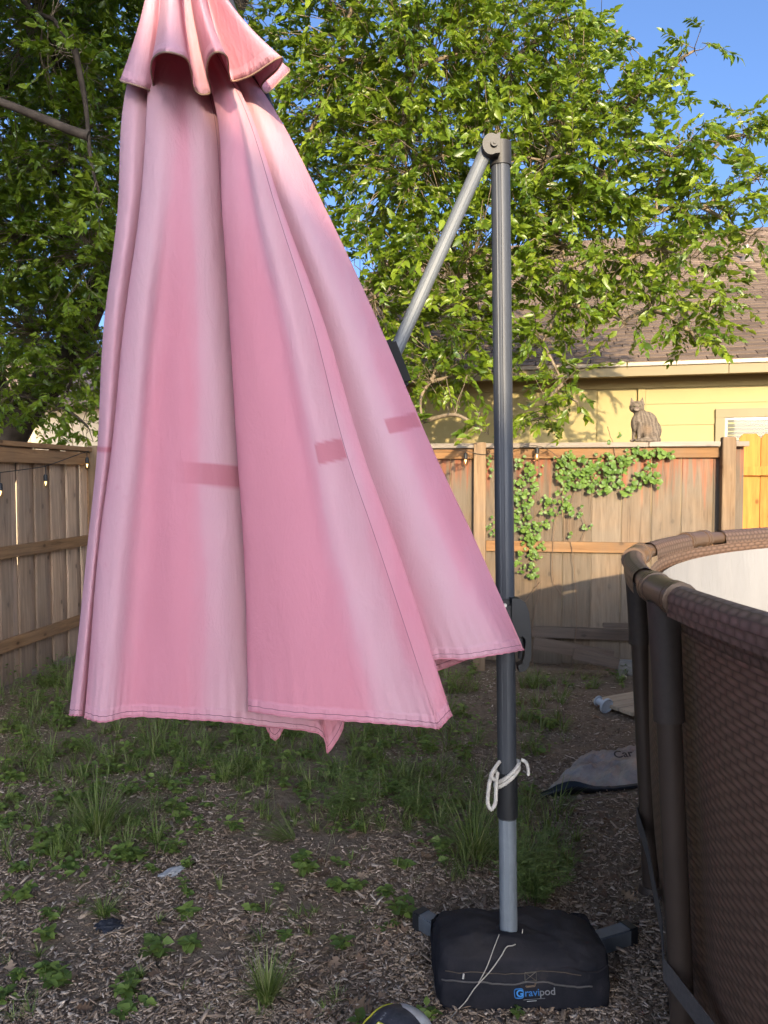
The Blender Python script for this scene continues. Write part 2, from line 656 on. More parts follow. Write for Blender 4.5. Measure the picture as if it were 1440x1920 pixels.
def build_left_fence():
    p0, p1 = Vector((-3.20, 2.9, 0)), Vector((-2.66, 6.95, 0))
    d = (p1 - p0).normalized()
    L = (p1 - p0).length
    nrm = Vector((d.y, -d.x, 0))       # to the right, into the yard
    ML = Matrix(((nrm.x, d.x, 0, p0.x), (nrm.y, d.y, 0, p0.y), (0, 0, 1, 0), (0, 0, 0, 1)))  # local x into yard, y along
    root = empty('wooden_fence', p0, 'shaded board-on-board plank fence running along the left side', 'fence')
    mw = MB(); mw.bevel_box((-.009, -.072, 0), (.009, .072, 1.77), .003); mw = mw.mesh('board')
    mn = MB(); mn.bevel_box((-.009, -.082, 0), (.009, .082, 1.76), .003); mn = mn.mesh('board')
    s = .08
    while s < L - .06:
        place('board', mw, M['left_board'], root, ML @ Matrix.Translation((0, s, .03 + random.uniform(-.015, .015))) @ Matrix.Rotation(random.uniform(-.006, .006), 4, 'X'))
        s2 = s + .115
        if s2 < L - .06:
            place('board', mn, M['left_board'], root, ML @ Matrix.Translation((-.036, s2, .03 + random.uniform(-.015, .015))) @ Matrix.Rotation(random.uniform(-.006, .006), 4, 'X'))
        s += .232
    posts = [L - 4.0, L - 1.99, L + .0]
    for sp in posts:
        mb = MB(); mb.bevel_box((-.046, -.046, -.1), (.046, .046, 1.84), .005)
        place('post', mb.mesh('post'), M['left_rail'], root, ML @ Matrix.Translation((.060, sp, 0)))
    for zc, hh in ((1.735, .055), (1.015, .045), (.325, .045)):
        for a, b in ((0.05, posts[0] - .05), (posts[0] + .05, posts[1] - .05), (posts[1] + .05, posts[2] - .05)):
            if b - a < .1: continue
            mb = MB(); mb.bevel_box((-.02, -(b - a) / 2, -hh), (.02, (b - a) / 2, hh), .004)
            place('rail', mb.mesh('rail'), M['left_rail'], root, ML @ Matrix.Translation((.032, (a + b) / 2, zc)))
    for a, b in ((0, L - 2.0), (L - 2.0, L - .05)):
        mb = MB(); mb.bevel_box((-.06, -(b - a) / 2 + .003, -.019), (.075, (b - a) / 2 - .003, .019), .004)
        place('cap_rail', mb.mesh('cap_rail'), M['left_rail'], root, ML @ Matrix.Translation((0, (a + b) / 2, 1.815 + random.uniform(0, .006))))
    return ML, L


ML_LEFT, L_LEFT = build_left_fence()


def build_new_fence():
    a = A0 + BDIR * (back_s(1397) + .02) - BN * .05
    root = empty('wooden_fence', a, 'bright orange new cedar fence at the right edge beyond the grey fence', 'fence')
    Mn = Matrix(((BDIR.x, -BN.x, 0, a.x), (BDIR.y, -BN.y, 0, a.y), (0, 0, 1, 0), (0, 0, 0, 1)))
    for i in range(10):
        w = .155
        mb = MB()
        # dog-eared picket
        pts = [(-w / 2, 0), (w / 2, 0), (w / 2, 1.83), (w / 2 - .03, 1.865), (-w / 2 + .03, 1.865), (-w / 2, 1.83)]
        vs_ = [(x, -.009, z) for x, z in pts] + [(x, .009, z) for x, z in pts]
        n = 6
        mb.add(vs_, [tuple(range(n)), tuple(range(2 * n - 1, n - 1, -1))] + [((k + 1) % n, k, k + n, (k + 1) % n + n) for k in range(n)])
        place('picket', mb.mesh('picket'), M['new_board'], root, Mn @ Matrix.Translation((.02 + i * .159, random.uniform(-.002, .002), .04 + random.uniform(-.01, .01))))
    for zc in (1.62, .35):
        mb = MB(); mb.bevel_box((-.75, -.019, -.035), (.85, .019, .035), .003)
        place('rail', mb.mesh('rail'), M['new_board'], root, Mn @ Matrix.Translation((.70, -.030, zc)))


build_new_fence()


# =================================================================== NEIGHBOUR HOUSE
HDIR = Vector((1, -.25, 0)).normalized()
HN = Vector((HDIR.y, -HDIR.x, 0))            # to camera
H0 = Vector((2.46, 9.15, 0)) - HDIR * 3.6    # left end of the wall
MH = Matrix(((HDIR.x, -HN.x, 0, H0.x), (HDIR.y, -HN.y, 0, H0.y), (0, 0, 1, 0), (0, 0, 0, 1)))


def house_s(px, off=0.0):
    p = H0 + HN * off
    u = (px - 720) / F_PX
    return (u * p.y - p.x) / (HDIR.x - u * HDIR.y)


def house_z(px, py, off=0.0):
    s = house_s(px, off)
    p = H0 + HN * off + HDIR * s
    return P(px, py, p.y).z


def build_house():
    root = empty('neighbour_house', H0, 'yellow house with brown shingle roof behind the plank fence', 'house')
    yel = mat_plain('yellow_paint', (.345, .28, .125), .65, 0, .05, 3, .08, .3)
    trim = mat_plain('khaki_trim_paint', (.24, .195, .11), .6, 0, .06, 4, .08, .3)
    soff = mat_plain('soffit_paint', (.34, .26, .12), .7, 0, .06, 4, .05, .2)
    L = 12.0
    ztop = 2.74
    mb = MB(); mb.box((0, .02, -.2), (L, .2, ztop), MH); mb.build('wall', yel, root)
    s_seam = house_s(1193)
    # left: big flat panels, right: lap siding with a trim strip between
    x = 0.05
    while x < s_seam - .1:
        w = min(1.2, s_seam - .012 - x)
        mb = MB(); mb.bevel_box((x, -.004, -.1), (x + w - .006, .018, ztop - .03), .002, MH)
        mb.build('siding_panel', yel, root)
        x += 1.2
    mb = MB(); mb.bevel_box((s_seam + .004, -.022, -.1), (s_seam + .085, .018, ztop - .04), .003, MH); mb.build('trim_strip', yel, root)
    ws0 = house_s(1338)
    z = house_z(1250, 797) - .243 * 8
    k = 0
    while z < ztop:
        z2 = min(z + .243, ztop - .02)
        vs_ = [(s_seam + .088, -.016, z), (L, -.016, z), (L, -.004, z2 + .01), (s_seam + .088, -.004, z2 + .01),
               (s_seam + .088, .019, z), (L, .019, z), (L, .019, z2 + .01), (s_seam + .088, .019, z2 + .01)]
        if z2 - z > .03:
            mb = MB(); mb.add([MH @ Vector(p) for p in vs_], [(0, 1, 2, 3), (1, 0, 4, 5), (1, 5, 6, 2), (0, 3, 7, 4), (3, 2, 6, 7)])
            mb.build('siding_board', yel, root)
        z += .243
    # eave
    ov = .42
    ze = 2.70
    mb = MB(); mb.bevel_box((-.3, -ov - .02, ze), (s_seam + .9, -ov + .012, ze + .105), .003, MH); mb.build('fascia', trim, root)
    mb = MB(); mb.bevel_box((s_seam + .905, -ov - .02, ze), (L + .3, -ov + .012, ze + .105), .003, MH); mb.build('fascia', trim, root)
    mb = MB(); mb.box((-.3, -ov + .014, ze + .03), (L + .3, .019, ze + .05), MH); mb.build('soffit', soff, root)
    mb = MB(); mb.bevel_box((0, -.04, ztop - .13), (L, -.018, ztop - .005), .003, MH); mb.build('frieze_board', soff, root)
    drip = mat_plain('drip_edge_metal', (.34, .275, .205), .45, .1, .05)
    mb = MB(); mb.bevel_box((-.32, -ov - .05, ze + .107), (L + .32, -ov + .02, ze + .15), .004, MH); mb.build('drip_edge', drip, root)
    # roof deck
    pitch = .5
    run = 6.6
    zr0 = ze + .14
    deck = mat_plain('roof_underlay', (.07, .055, .042), .9)
    MR = MH @ Matrix.Translation((0, -ov - .03, zr0)) @ Matrix.Rotation(math.atan(pitch), 4, 'X')
    slope = run * math.sqrt(1 + pitch * pitch)
    mb = MB(); mb.box((-.3, .02, -.05), (L + .3, slope, .0), MR)
    # other side of the roof
    MR2 = MH @ Matrix.Translation((0, -ov - .03 + run, zr0 + run * pitch)) @ Matrix.Rotation(-math.atan(pitch), 4, 'X')
    mb.box((-.3, .0, -.05), (L + .3, slope, .0), MR2)
    roof = mb.build('roof', deck, root)
    t = NT('asphalt_shingle')
    co = t.coord('Object')
    n1 = t.noise(co, 120, 3, .7)
    cc = t.ramp(n1, [(.3, (.10, .070, .052)), (.55, (.20, .148, .112)), (.8, (.28, .215, .168))])
    oi = t.n('ShaderNodeObjectInfo')
    at = t.attr('rnd')
    hs = t.n('ShaderNodeHueSaturation')
    t.l(cc, hs.inputs['Color'])
    t.l(t.math('ADD', t.math('MULTIPLY', t.math('ADD', oi.outputs['Random'], at), .42), .68), hs.inputs['Value'])
    shm = t.bsdf(hs.outputs[0], .95, 0, t.bump(n1, .5, .003), .1)
    wS, eS = .305, .135
    mb = MB(); mb.box((-wS / 2 + .005, 0, 0), (wS / 2 - .005, eS * 1.5, .014))
    sh = mb.mesh('shingle')
    sh.attributes.new('rnd', 'FLOAT', 'POINT')
    sh.materials.append(shm)
    cand = []
    rows = int(slope / eS)
    for r in range(rows):
        off = (r % 2) * .5 * wS + (r % 3) * .06
        n = int((L + .5) / wS)
        for c in range(n):
            x = -.25 + off + c * wS
            if x > L + .2: continue
            cand.append((r, x))
    tilt = Matrix.Rotation(-.075, 4, 'X')
    vis = []
    rest = []
    for r, x in cand:
        M4 = MR @ Matrix.Translation((x, r * eS - .015, .012 + random.uniform(0, .002))) @ tilt
        w = M4.translation
        u = w.x / w.y
        if 940 < 720 + u * F_PX < 1470 and len(vis) < 300:
            vis.append(M4)
        else:
            rest.append(M4)
    for M4 in vis:
        place('shingle', sh, shm, roof, M4)
    bv = np.array([v.co[:] for v in sh.vertices])
    bf = np.array([list(p.vertices) for p in sh.polygons])
    Ms = np.array([[list(rw) for rw in m_] for m_ in rest])
    V = np.einsum('nij,kj->nki', Ms[:, :3, :3], bv) + Ms[:, None, :3, 3]
    Fq = (np.arange(len(rest))[:, None, None] * len(bv) + bf[None]).reshape(-1, 4)
    me = np_mesh('shingle_courses', V.reshape(-1, 3), Fq, {'rnd': np.repeat(rng.random(len(rest)), len(bv))})
    o = link('shingle_courses', me, shm, roof); tag(o, kind='stuff')
    # ridge and vent pipe
    mb = MB()
    for i in range(40):
        mb.box((-.3 + i * .31, -.13, 0), (-.3 + i * .31 + .30, .02, .02), MH @ Matrix.Translation((0, -ov - .03 + run, zr0 + run * pitch + .012)) @ Matrix.Rotation(math.atan(pitch), 4, 'X'))
    mb.build('ridge_cap', shm, roof)
    # vent pipe seen near the ridge
    best = None
    for rr in np.linspace(2, slope - .1, 60):
        for xx in np.linspace(2, L, 200):
            w = MR @ Vector((xx, rr, 0))
            u = 720 + F_PX * w.x / w.y
            v = 900 - F_PX * (w.z - CAM_H) / w.y
            e = abs(u - 1391) + abs(v - 497)
            if best is None or e < best[0]: best = (e, w.copy())
    w = best[1]
    mb = MB(); mb.tube([w + Vector((0, 0, -.05)), w + Vector((0, 0, .26))], .04, 12)
    mb.tube([w + Vector((0, 0, -.03)), w + Vector((0, 0, .03)), w + Vector((0, 0, .09))], [.13, .10, .045], 12)
    mb.build('vent_pipe', mat_plain('vent_pipe_metal', (.28, .23, .19), .5, .4), roof)
    # window
    z1 = house_z(1345, 767)
    wx0, wx1, wz0, wz1 = ws0, ws0 + 1.45, z1 - 1.35, z1
    win = empty('window', MH @ Vector((wx0, 0, wz0)))
    win.parent = root
    win.matrix_parent_inverse = root_matrix(root).inverted()
    tw = .10
    mb = MB()
    mb.bevel_box((wx0, -.045, wz0), (wx0 + tw, -.012, wz1 - tw), .003, MH)
    mb.bevel_box((wx1 - tw, -.045, wz0), (wx1, -.012, wz1 - tw), .003, MH)
    mb.bevel_box((wx0, -.047, wz1 - tw), (wx1, -.012, wz1), .003, MH)
    mb.bevel_box((wx0, -.047, wz0 - tw), (wx1, -.012, wz0), .003, MH)
    mb.build('trim', trim, win)
    wf = mat_plain('window_vinyl', (.28, .26, .23), .4)
    mb = MB()
    q = .03
    mb.box((wx0 + tw + .002, -.03, wz0 + .002), (wx0 + tw + q, -.017, wz1 - tw - .002), MH)
    mb.box((wx1 - tw - q, -.03, wz0 + .002), (wx1 - tw - .002, -.017, wz1 - tw - .002), MH)
    mb.box((wx0 + tw + q, -.03, wz1 - tw - q), (wx1 - tw - q, -.017, wz1 - tw - .002), MH)
    mb.box((wx0 + tw + q, -.03, wz0 + .002), (wx1 - tw - q, -.017, wz0 + q), MH)
    mb.build('frame', wf, win)
    t = NT('window_glass')
    tr = t.n('ShaderNodeBsdfTransparent'); gl = t.n('ShaderNodeBsdfGlossy'); gl.inputs['Roughness'].default_value = .02
    mx = t.n('ShaderNodeMixShader'); mx.inputs[0].default_value = .015
    t.l(tr.outputs[0], mx.inputs[1]); t.l(gl.outputs[0], mx.inputs[2]); t.l(mx.outputs[0], t.out.inputs[0])
    mb = MB(); mb.box((wx0 + tw + .003, -.0365, wz0 + .003), (wx1 - tw - .003, -.0335, wz1 - tw - .003), MH); mb.build('pane', t.m, win)
    bl = mat_plain('blind_slat', (.20, .205, .17), .5, 0, .03)
    mbs = MB(); mbs.box((-.61, -.0015, -.019), (.61, .0015, .019)); sl = mbs.mesh('blind_slat'); sl.materials.append(bl)
    z = wz1 - tw - .045
    while z > wz0 + .05:
        place('blind_slat', sl, bl, win, MH @ Matrix.Translation(((wx0 + wx1) / 2, -.0235 + .004, z)) @ Matrix.Rotation(.55, 4, 'X'))
        z -= .044


build_house()


def build_pale_house():
    o = Vector((-8.2, 14.0, 0))
    root = empty('distant_house', o, 'pale cream sunlit house glimpsed beneath the tree at far left', 'house')
    cream = mat_plain('cream_siding', (.74, .60, .40), .7, 0, .06, 3, .1, .2)
    mb = MB(); mb.box((-8.2, 14.06, -.2), (-4.6, 18, 2.9)); mb.build('wall', cream, root)
    for i in range(14):
        x0 = -8.2 + i * .257
        mb = MB(); mb.bevel_box((x0 + .004, 14.03, -.1), (x0 + .25, 14.06, 2.88 + .0), .004); mb.build('siding_board', cream, root)
    mb = MB()
    mb.add([(-8.6, 13.6, 2.85), (-4.2, 13.6, 2.85), (-4.2, 16, 4.0), (-8.6, 16, 4.0), (-8.6, 18.4, 2.85), (-4.2, 18.4, 2.85),
            (-8.6, 13.6, 2.95), (-4.2, 13.6, 2.95), (-4.2, 16, 4.1), (-8.6, 16, 4.1), (-8.6, 18.4, 2.95), (-4.2, 18.4, 2.95)],
           [(0, 3, 2, 1), (3, 4, 5, 2), (6, 7, 8, 9), (9, 8, 11, 10), (0, 1, 7, 6), (4, 10, 11, 5), (1, 2, 8, 7), (2, 5, 11, 8), (0, 6, 9, 3), (3, 9, 10, 4)])
    mb.build('roof', mat_plain('pale_roof_shingle', (.28, .2, .15), .9, 0, .3, 30), root)


build_pale_house()


def build_shade_house():
    """the house behind the photographer: its roof edge throws the shade over the yard"""
    root = empty('shade_house', (-1.5, -14, 0), 'unseen beige house behind the viewpoint, shaped to shade the yard', 'house')
    sid = mat_plain('beige_siding', (.72, .66, .58), .7, 0, .06, 4)
    rf = mat_plain('dark_roof', (.09, .075, .065), .9, 0, .2, 30)
    Y1, Y0 = -14.0, -20.0
    xp = -.25                                   # where the tall block begins, added to widen the shade at left
    zp = 1.75 + .285 * (2.35 - Y1) - .9 * (xp - .36)
    xe = 2.05
    ze = zp - .9 * (xe - xp)
    mb = MB()
    prof = [(xe, 0), (xe, ze - .02), (xp, zp - .02), (xp, 0)]
    n = 4
    mb.add([(x, Y1 - .02, z) for x, z in prof] + [(x, Y0, z) for x, z in prof],
           [tuple(range(n)), tuple(range(2 * n - 1, n - 1, -1))] + [((k + 1) % n, k, k + n, (k + 1) % n + n) for k in range(n)])
    mb.build('wing_wall', sid, root)
    mb = MB()
    d = Vector((xp - xe, 0, zp - ze)).normalized()
    up = Vector((-d.z, 0, d.x)) * -1
    a, b = Vector((xe, Y1, ze)), Vector((xp + .02, Y1, zp - .018))
    th = up * .10
    vs_ = [a - th, b - th, b, a]
    vs_ = vs_ + [p + Vector((0, Y0 - Y1 - .1, 0)) for p in vs_]
    mb.add(vs_, [(0, 1, 2, 3), (7, 6, 5, 4), (0, 4, 5, 1), (1, 5, 6, 2), (2, 6, 7, 3), (3, 7, 4, 0)])
    mb.build('wing_roof', rf, root)
    mb = MB(); mb.box((-4.6, Y0, 0), (xp - .02, Y1, 10.9)); mb.build('shade_block', sid, root)
    mb = MB(); mb.add([(-4.8, Y0 - .3, 10.9), (xp + .1, Y0 - .3, 10.9), (xp + .1, Y1 + .1, 10.9), (-4.8, Y1 + .1, 10.9), (-4.8, -17, 12.4), (xp + .1, -17, 12.4)],
                      [(0, 3, 2, 1), (3, 4, 5, 2) , (0, 1, 5, 4), (0, 4, 3), (1, 2, 5)])
    mb.build('shade_block_roof', rf, root)


build_shade_house()

# =================================================================== POOL
PC, PR, PH = Vector((3.45, 1.75, 0)), 2.75, 1.31


def pool_pt(deg, r, z):
    a = math.radians(deg)
    return Vector((PC.x - r * math.cos(a), PC.y + r * math.sin(a), z))


def build_pool():
    root = empty('frame_pool', PC, 'round brown above-ground pool with woven rattan print wall', 'pool')
    # rattan print
    def rattan(name, kind):
        t = NT(name)
        uv = t.n('ShaderNodeUVMap')
        vec = uv.outputs[0]
        sx = t.n('ShaderNodeSeparateXYZ')
        wob = t.n('ShaderNodeVectorMath', operation='ADD')
        nz = t.n('ShaderNodeTexNoise'); t.l(vec, nz.inputs['Vector']); nz.inputs['Scale'].default_value = .35
        sc_ = t.n('ShaderNodeVectorMath', operation='SCALE'); t.l(nz.outputs['Color'], sc_.inputs[0]); sc_.inputs['Scale'].default_value = .45
        t.l(vec, wob.inputs[0]); t.l(sc_.outputs[0], wob.inputs[1])
        t.l(wob.outputs[0], sx.inputs[0])
        row = t.math('FLOOR', sx.outputs['Y'])
        odd = t.math('MULTIPLY', t.math('MODULO', row, 2.0), .5)
        fu = t.math('FRACT', t.math('ADD', sx.outputs['X'], odd))
        fv = t.math('FRACT', sx.outputs['Y'])
        bumpv = t.math('MULTIPLY', t.math('SINE', t.math('MULTIPLY', fu, math.pi)), t.math('SINE', t.math('MULTIPLY', fv, math.pi)))
        bumpv = t.math('POWER', bumpv, .6)
        n1 = t.noise(vec, .8, 5, .65)
        v = t.math('MULTIPLY', bumpv, t.math('ADD', n1, .35))
        if kind == 'wall':
            cc = t.ramp(v, [(0, (.072, .042, .027)), (.5, (.145, .086, .056)), (1, (.21, .13, .088))])
        else:
            cc = t.ramp(v, [(0, (.074, .046, .033)), (.45, (.105, .067, .048)), (1, (.175, .115, .086))])
        return t.bsdf(cc, .5, 0, t.bump(v, .35, .005), .4)
    m_wall, m_rail = rattan('rattan_print_wall', 'wall'), rattan('rattan_print_sleeve', 'rail')
    m_fit = mat_plain('brown_plastic_fitting', (.105, .064, .040), .38, 0, .12, 10, .05, .5)
    m_leg = mat_plain('brown_leg_enamel', (.06, .042, .031), .45, .1, .15, 8, .08)
    m_sock = mat_plain('dark_leg_sleeve', (.048, .035, .026), .55, 0, .15, 60, .35)
    t = NT('white_liner')
    co = t.coord('Object', False)
    wr = t.noise(t.mapping(co, (3, 3, .5)), 1.6, 5, .6)
    cc = t.ramp(wr, [(.3, (.25, .245, .24)), (.7, (.305, .295, .285))])
    sx = t.n('ShaderNodeSeparateXYZ'); t.l(co, sx.inputs[0])
    m_liner = t.bsdf(cc, .4, 0, t.bump(wr, .5, .03), .4)
    m_strap = mat_plain('grey_strap_webbing', (.085, .075, .068), .8, 0, .2, 90, .5)

    def grid(name, fn, us, vs_, mat, uvs=None):
        nu, nv = len(us), len(vs_)
        V = np.array([fn(u, v)[:] for v in vs_ for u in us])
        a = (np.arange(nv - 1)[:, None] * nu + np.arange(nu - 1)[None]).ravel()
        Fq = np.stack([a, a + 1, a + 1 + nu, a + nu], 1)
        me = np_mesh(name, V, Fq, smooth=True)
        if uvs:
            lay = me.uv_layers.new(name='UVMap')
            li = np.empty(len(me.loops), dtype=np.int32)
            me.loops.foreach_get('vertex_index', li)
            U = np.array([(uvs[0](u), uvs[1](v)) for v in vs_ for u in us])
            lay.data.foreach_set('uv', U[li].ravel())
        return link(name, me, mat, root)

    fit = [4 + 20 * k for k in range(18)]

    def leg_in(z):
        return .075 * (1 - z / PH)
    # outer wall: hangs from the rail, bows out between legs
    def wall(u, z):
        k = abs(((u - 4) % 20) / 20 - .5) * 2
        bow = .035 * (1 - k * k) * math.sin(math.pi * min(1, max(0, z / 1.2)))
        wr = .004 * mnoise.noise(Vector((u * .35, z * 2.0, 0)))
        rr = PR - .055 - leg_in(z) * 1.1 + bow + wr - .10 * max(0, (.12 - z) / .12) ** 2
        return pool_pt(u, rr, max(z, .012))
    us = np.linspace(-100, 260, 361)
    zs = np.concatenate([np.linspace(.0, .12, 6), np.linspace(.16, 1.24, 22)])
    grid('outer_wall', wall, us, zs, m_wall, (lambda u: math.radians(u) * PR / .066, lambda z: z / .0165))
    grid('liner', lambda u, z: pool_pt(u, PR - .085 - leg_in(z) * 1.1 - .03 * (1 - z), z), us, np.linspace(.12, 1.20, 6), m_liner)
    # inner pool water level out of sight; floor of the pool
    grid('pool_floor', lambda u, r: pool_pt(u, r, .06), np.linspace(-100, 260, 91), np.linspace(.02, PR - .22, 5), m_liner)
    # top rails: sleeve-wrapped tubes between fittings with cut-away ends
    for k in range(18):
        a0, a1 = fit[k], fit[k] + 20
        def arc(a, dr=0., z=PH - .045):
            # straight chord between fittings slightly rounded
            t_ = (a - a0) / 20
            p = pool_pt(a0, PR, z).lerp(pool_pt(a1, PR, z), t_)
            q = pool_pt(a, PR, z)
            p = p.lerp(q, .75)
            out = (p - Vector((PC.x, PC.y, z))).normalized()
            return p + out * dr
        # bare tube
        mb = MB(); mb.tube([arc(a) for a in np.linspace(a0, a1, 14)], .029, 14); mb.build('rail_tube', m_fit, root)
        # sleeve: wraps tube, falls inside as a band
        rr = .0345
        e0, e1 = a0 + 5.4, a1 - 2.3
        prof = []
        for th in np.linspace(-60, 180, 13):
            prof.append((rr * math.cos(math.radians(th)), rr * math.sin(math.radians(th))))
        # outside at +dr (th=0), inside at -dr
        prof = [(.030, -.040), (.033, -.022)] + [p for p in prof if p[1] > -.02] + [(-.036, -.03), (-.040, -.065), (-.046, -.10)]
        arcl = math.radians(20) * PR
        def sleeve(u, v):
            dr, dz = prof[int(v)]
            # cut-away: lower parts of sleeve reach nearer to the fitting than the upper
            return arc(u, dr, PH - .045) + Vector((0, 0, dz))
        us2 = np.linspace(e0, e1, 20)
        cum = np.concatenate([[0], np.cumsum([math.hypot(prof[i + 1][0] - prof[i][0], prof[i + 1][1] - prof[i][1]) for i in range(len(prof) - 1)])])
        grid('rail_sleeve', sleeve, us2, range(len(prof)), m_rail, (lambda u: math.radians(u) * PR / .036, lambda v: cum[int(v)] / .021))
        # skirt strip that carries on past the cut-away at each fitting
        grid('rail_skirt', lambda u, v: arc(u, -.046 - .004 * (v == 0), 0) + Vector((0, 0, [1.200, 1.182, 1.166][int(v)])), np.linspace(a0, a1, 24), range(3), m_rail,
             (lambda u: math.radians(u) * PR / .036, lambda v: [0, 1.1, 2.0][int(v)]))
    for k, a in enumerate(fit):
        z = PH - .045
        fitp = empty('tee_fitting', pool_pt(a, PR, z)); fitp.parent = root; fitp.matrix_parent_inverse = root_matrix(root).inverted()
        pts = [pool_pt(a + d, PR - .002, z) for d in (-2.3, -1.2, 0, 1.2, 2.3)]
        mb = MB(); mb.tube(pts, .040, 18)
        for d in (-2.3, -1.75, 1.75, 2.3):
            mb.tube([pool_pt(a + d - .22, PR - .002, z), pool_pt(a + d + .22, PR - .002, z)], .0435, 18)
        mb.build('collar', m_fit, fitp)
        top = pool_pt(a, PR + .004, z - .02)
        mb = MB(); mb.tube([top, pool_pt(a, PR + .004 - leg_in(PH - .25), PH - .27)], [.038, .036], 16); mb.build('socket', m_sock, fitp)
        leg = [pool_pt(a, PR + .004 - leg_in(zz), zz) for zz in (PH - .1, .8, .4, .0)]
        mb = MB(); mb.tube(leg, .031, 14); mb.build('leg', m_leg, root)
        # stitched sleeve round the upper leg
        mb = MB(); mb.tube([pool_pt(a, PR + .004 - leg_in(zz), zz) for zz in (PH - .10, PH - .3, PH - .37)], [.0385, .0375, .0385], 16, cap=False); mb.build('leg_sleeve', m_sock, root)
        mb = MB(); mb.tube([pool_pt(a, PR + .004 - leg_in(0), zz) for zz in (.0, .035)], [.05, .042], 14); mb.build('foot', m_leg, root)
    # strap round the legs
    pts = []
    for k in range(18):
        for j in range(4):
            a = fit[k] + 5 * j
            inn = [.0, .05, .06, .05][j]
            zz = [.29, .27, .265, .27][j]
            pts.append(pool_pt(a, PR + .045 - leg_in(.3) - inn, zz))
    pts.append(pts[0])
    mb = MB()
    vs_, fs = [], []
    for i, p in enumerate(pts):
        out = (p - Vector((PC.x, PC.y, p.z))).normalized()
        vs_ += [p + Vector((0, 0, .028)), p + Vector((0, 0, -.028)), p + Vector((0, 0, -.028)) - out * .003, p + Vector((0, 0, .028)) - out * .003]
    for i in range(len(pts) - 1):
        b = i * 4
        for q in range(4):
            fs.append((b + q, b + (q + 1) % 4, b + 4 + (q + 1) % 4, b + 4 + q))
    mb.add(vs_, fs)
    mb.build('strap', m_strap, root)


build_pool()

# =================================================================== UMBRELLA
def hermite(xs, ys, q):
    xs, ys, q = np.asarray(xs, float), np.asarray(ys, float), np.asarray(q, float)
    m = np.gradient(ys, xs) if len(xs) > 2 else np.full(len(xs), (ys[-1] - ys[0]) / (xs[-1] - xs[0]))
    i = np.clip(np.searchsorted(xs, q) - 1, 0, len(xs) - 2)
    h = xs[i + 1] - xs[i]
    t = (q - xs[i]) / h
    return (2 * t**3 - 3 * t**2 + 1) * ys[i] + (t**3 - 2 * t**2 + t) * h * m[i] + (-2 * t**3 + 3 * t**2) * ys[i + 1] + (t**3 - t**2) * h * m[i + 1]


def catmull_closed(Pts, sub, tens=.5, closed=True):
    """Pts (K, rows, c) -> (K*sub, rows, c) centripetal-ish cardinal spline"""
    K = Pts.shape[0]
    out = []
    for i in range(K if closed else K - 1):
        if closed:
            p0, p1, p2, p3 = Pts[(i - 1) % K], Pts[i], Pts[(i + 1) % K], Pts[(i + 2) % K]
        else:
            p0, p1, p2, p3 = Pts[max(i - 1, 0)], Pts[i], Pts[i + 1], Pts[min(i + 2, K - 1)]
        d0 = np.linalg.norm(p1[:, :3] - p0[:, :3], axis=1, keepdims=True) ** .5 + 1e-5
        d1 = np.linalg.norm(p2[:, :3] - p1[:, :3], axis=1, keepdims=True) ** .5 + 1e-5
        d2 = np.linalg.norm(p3[:, :3] - p2[:, :3], axis=1, keepdims=True) ** .5 + 1e-5
        m1 = (p1 - p0) / d0 - (p2 - p0) / (d0 + d1) + (p2 - p1) / d1
        m2 = (p2 - p1) / d1 - (p3 - p1) / (d1 + d2) + (p3 - p2) / d2
        m1, m2 = m1 * d1, m2 * d1
        for k in range(sub):
            t = k / sub
            out.append((2 * t**3 - 3 * t**2 + 1) * p1 + (t**3 - 2 * t**2 + t) * m1 + (-2 * t**3 + 3 * t**2) * p2 + (t**3 - t**2) * m2)
    if not closed:
        out.append(Pts[-1])
    return np.array(out)


YC = 2.08      # depth of the hanging canopy
APEX = (338, -190)

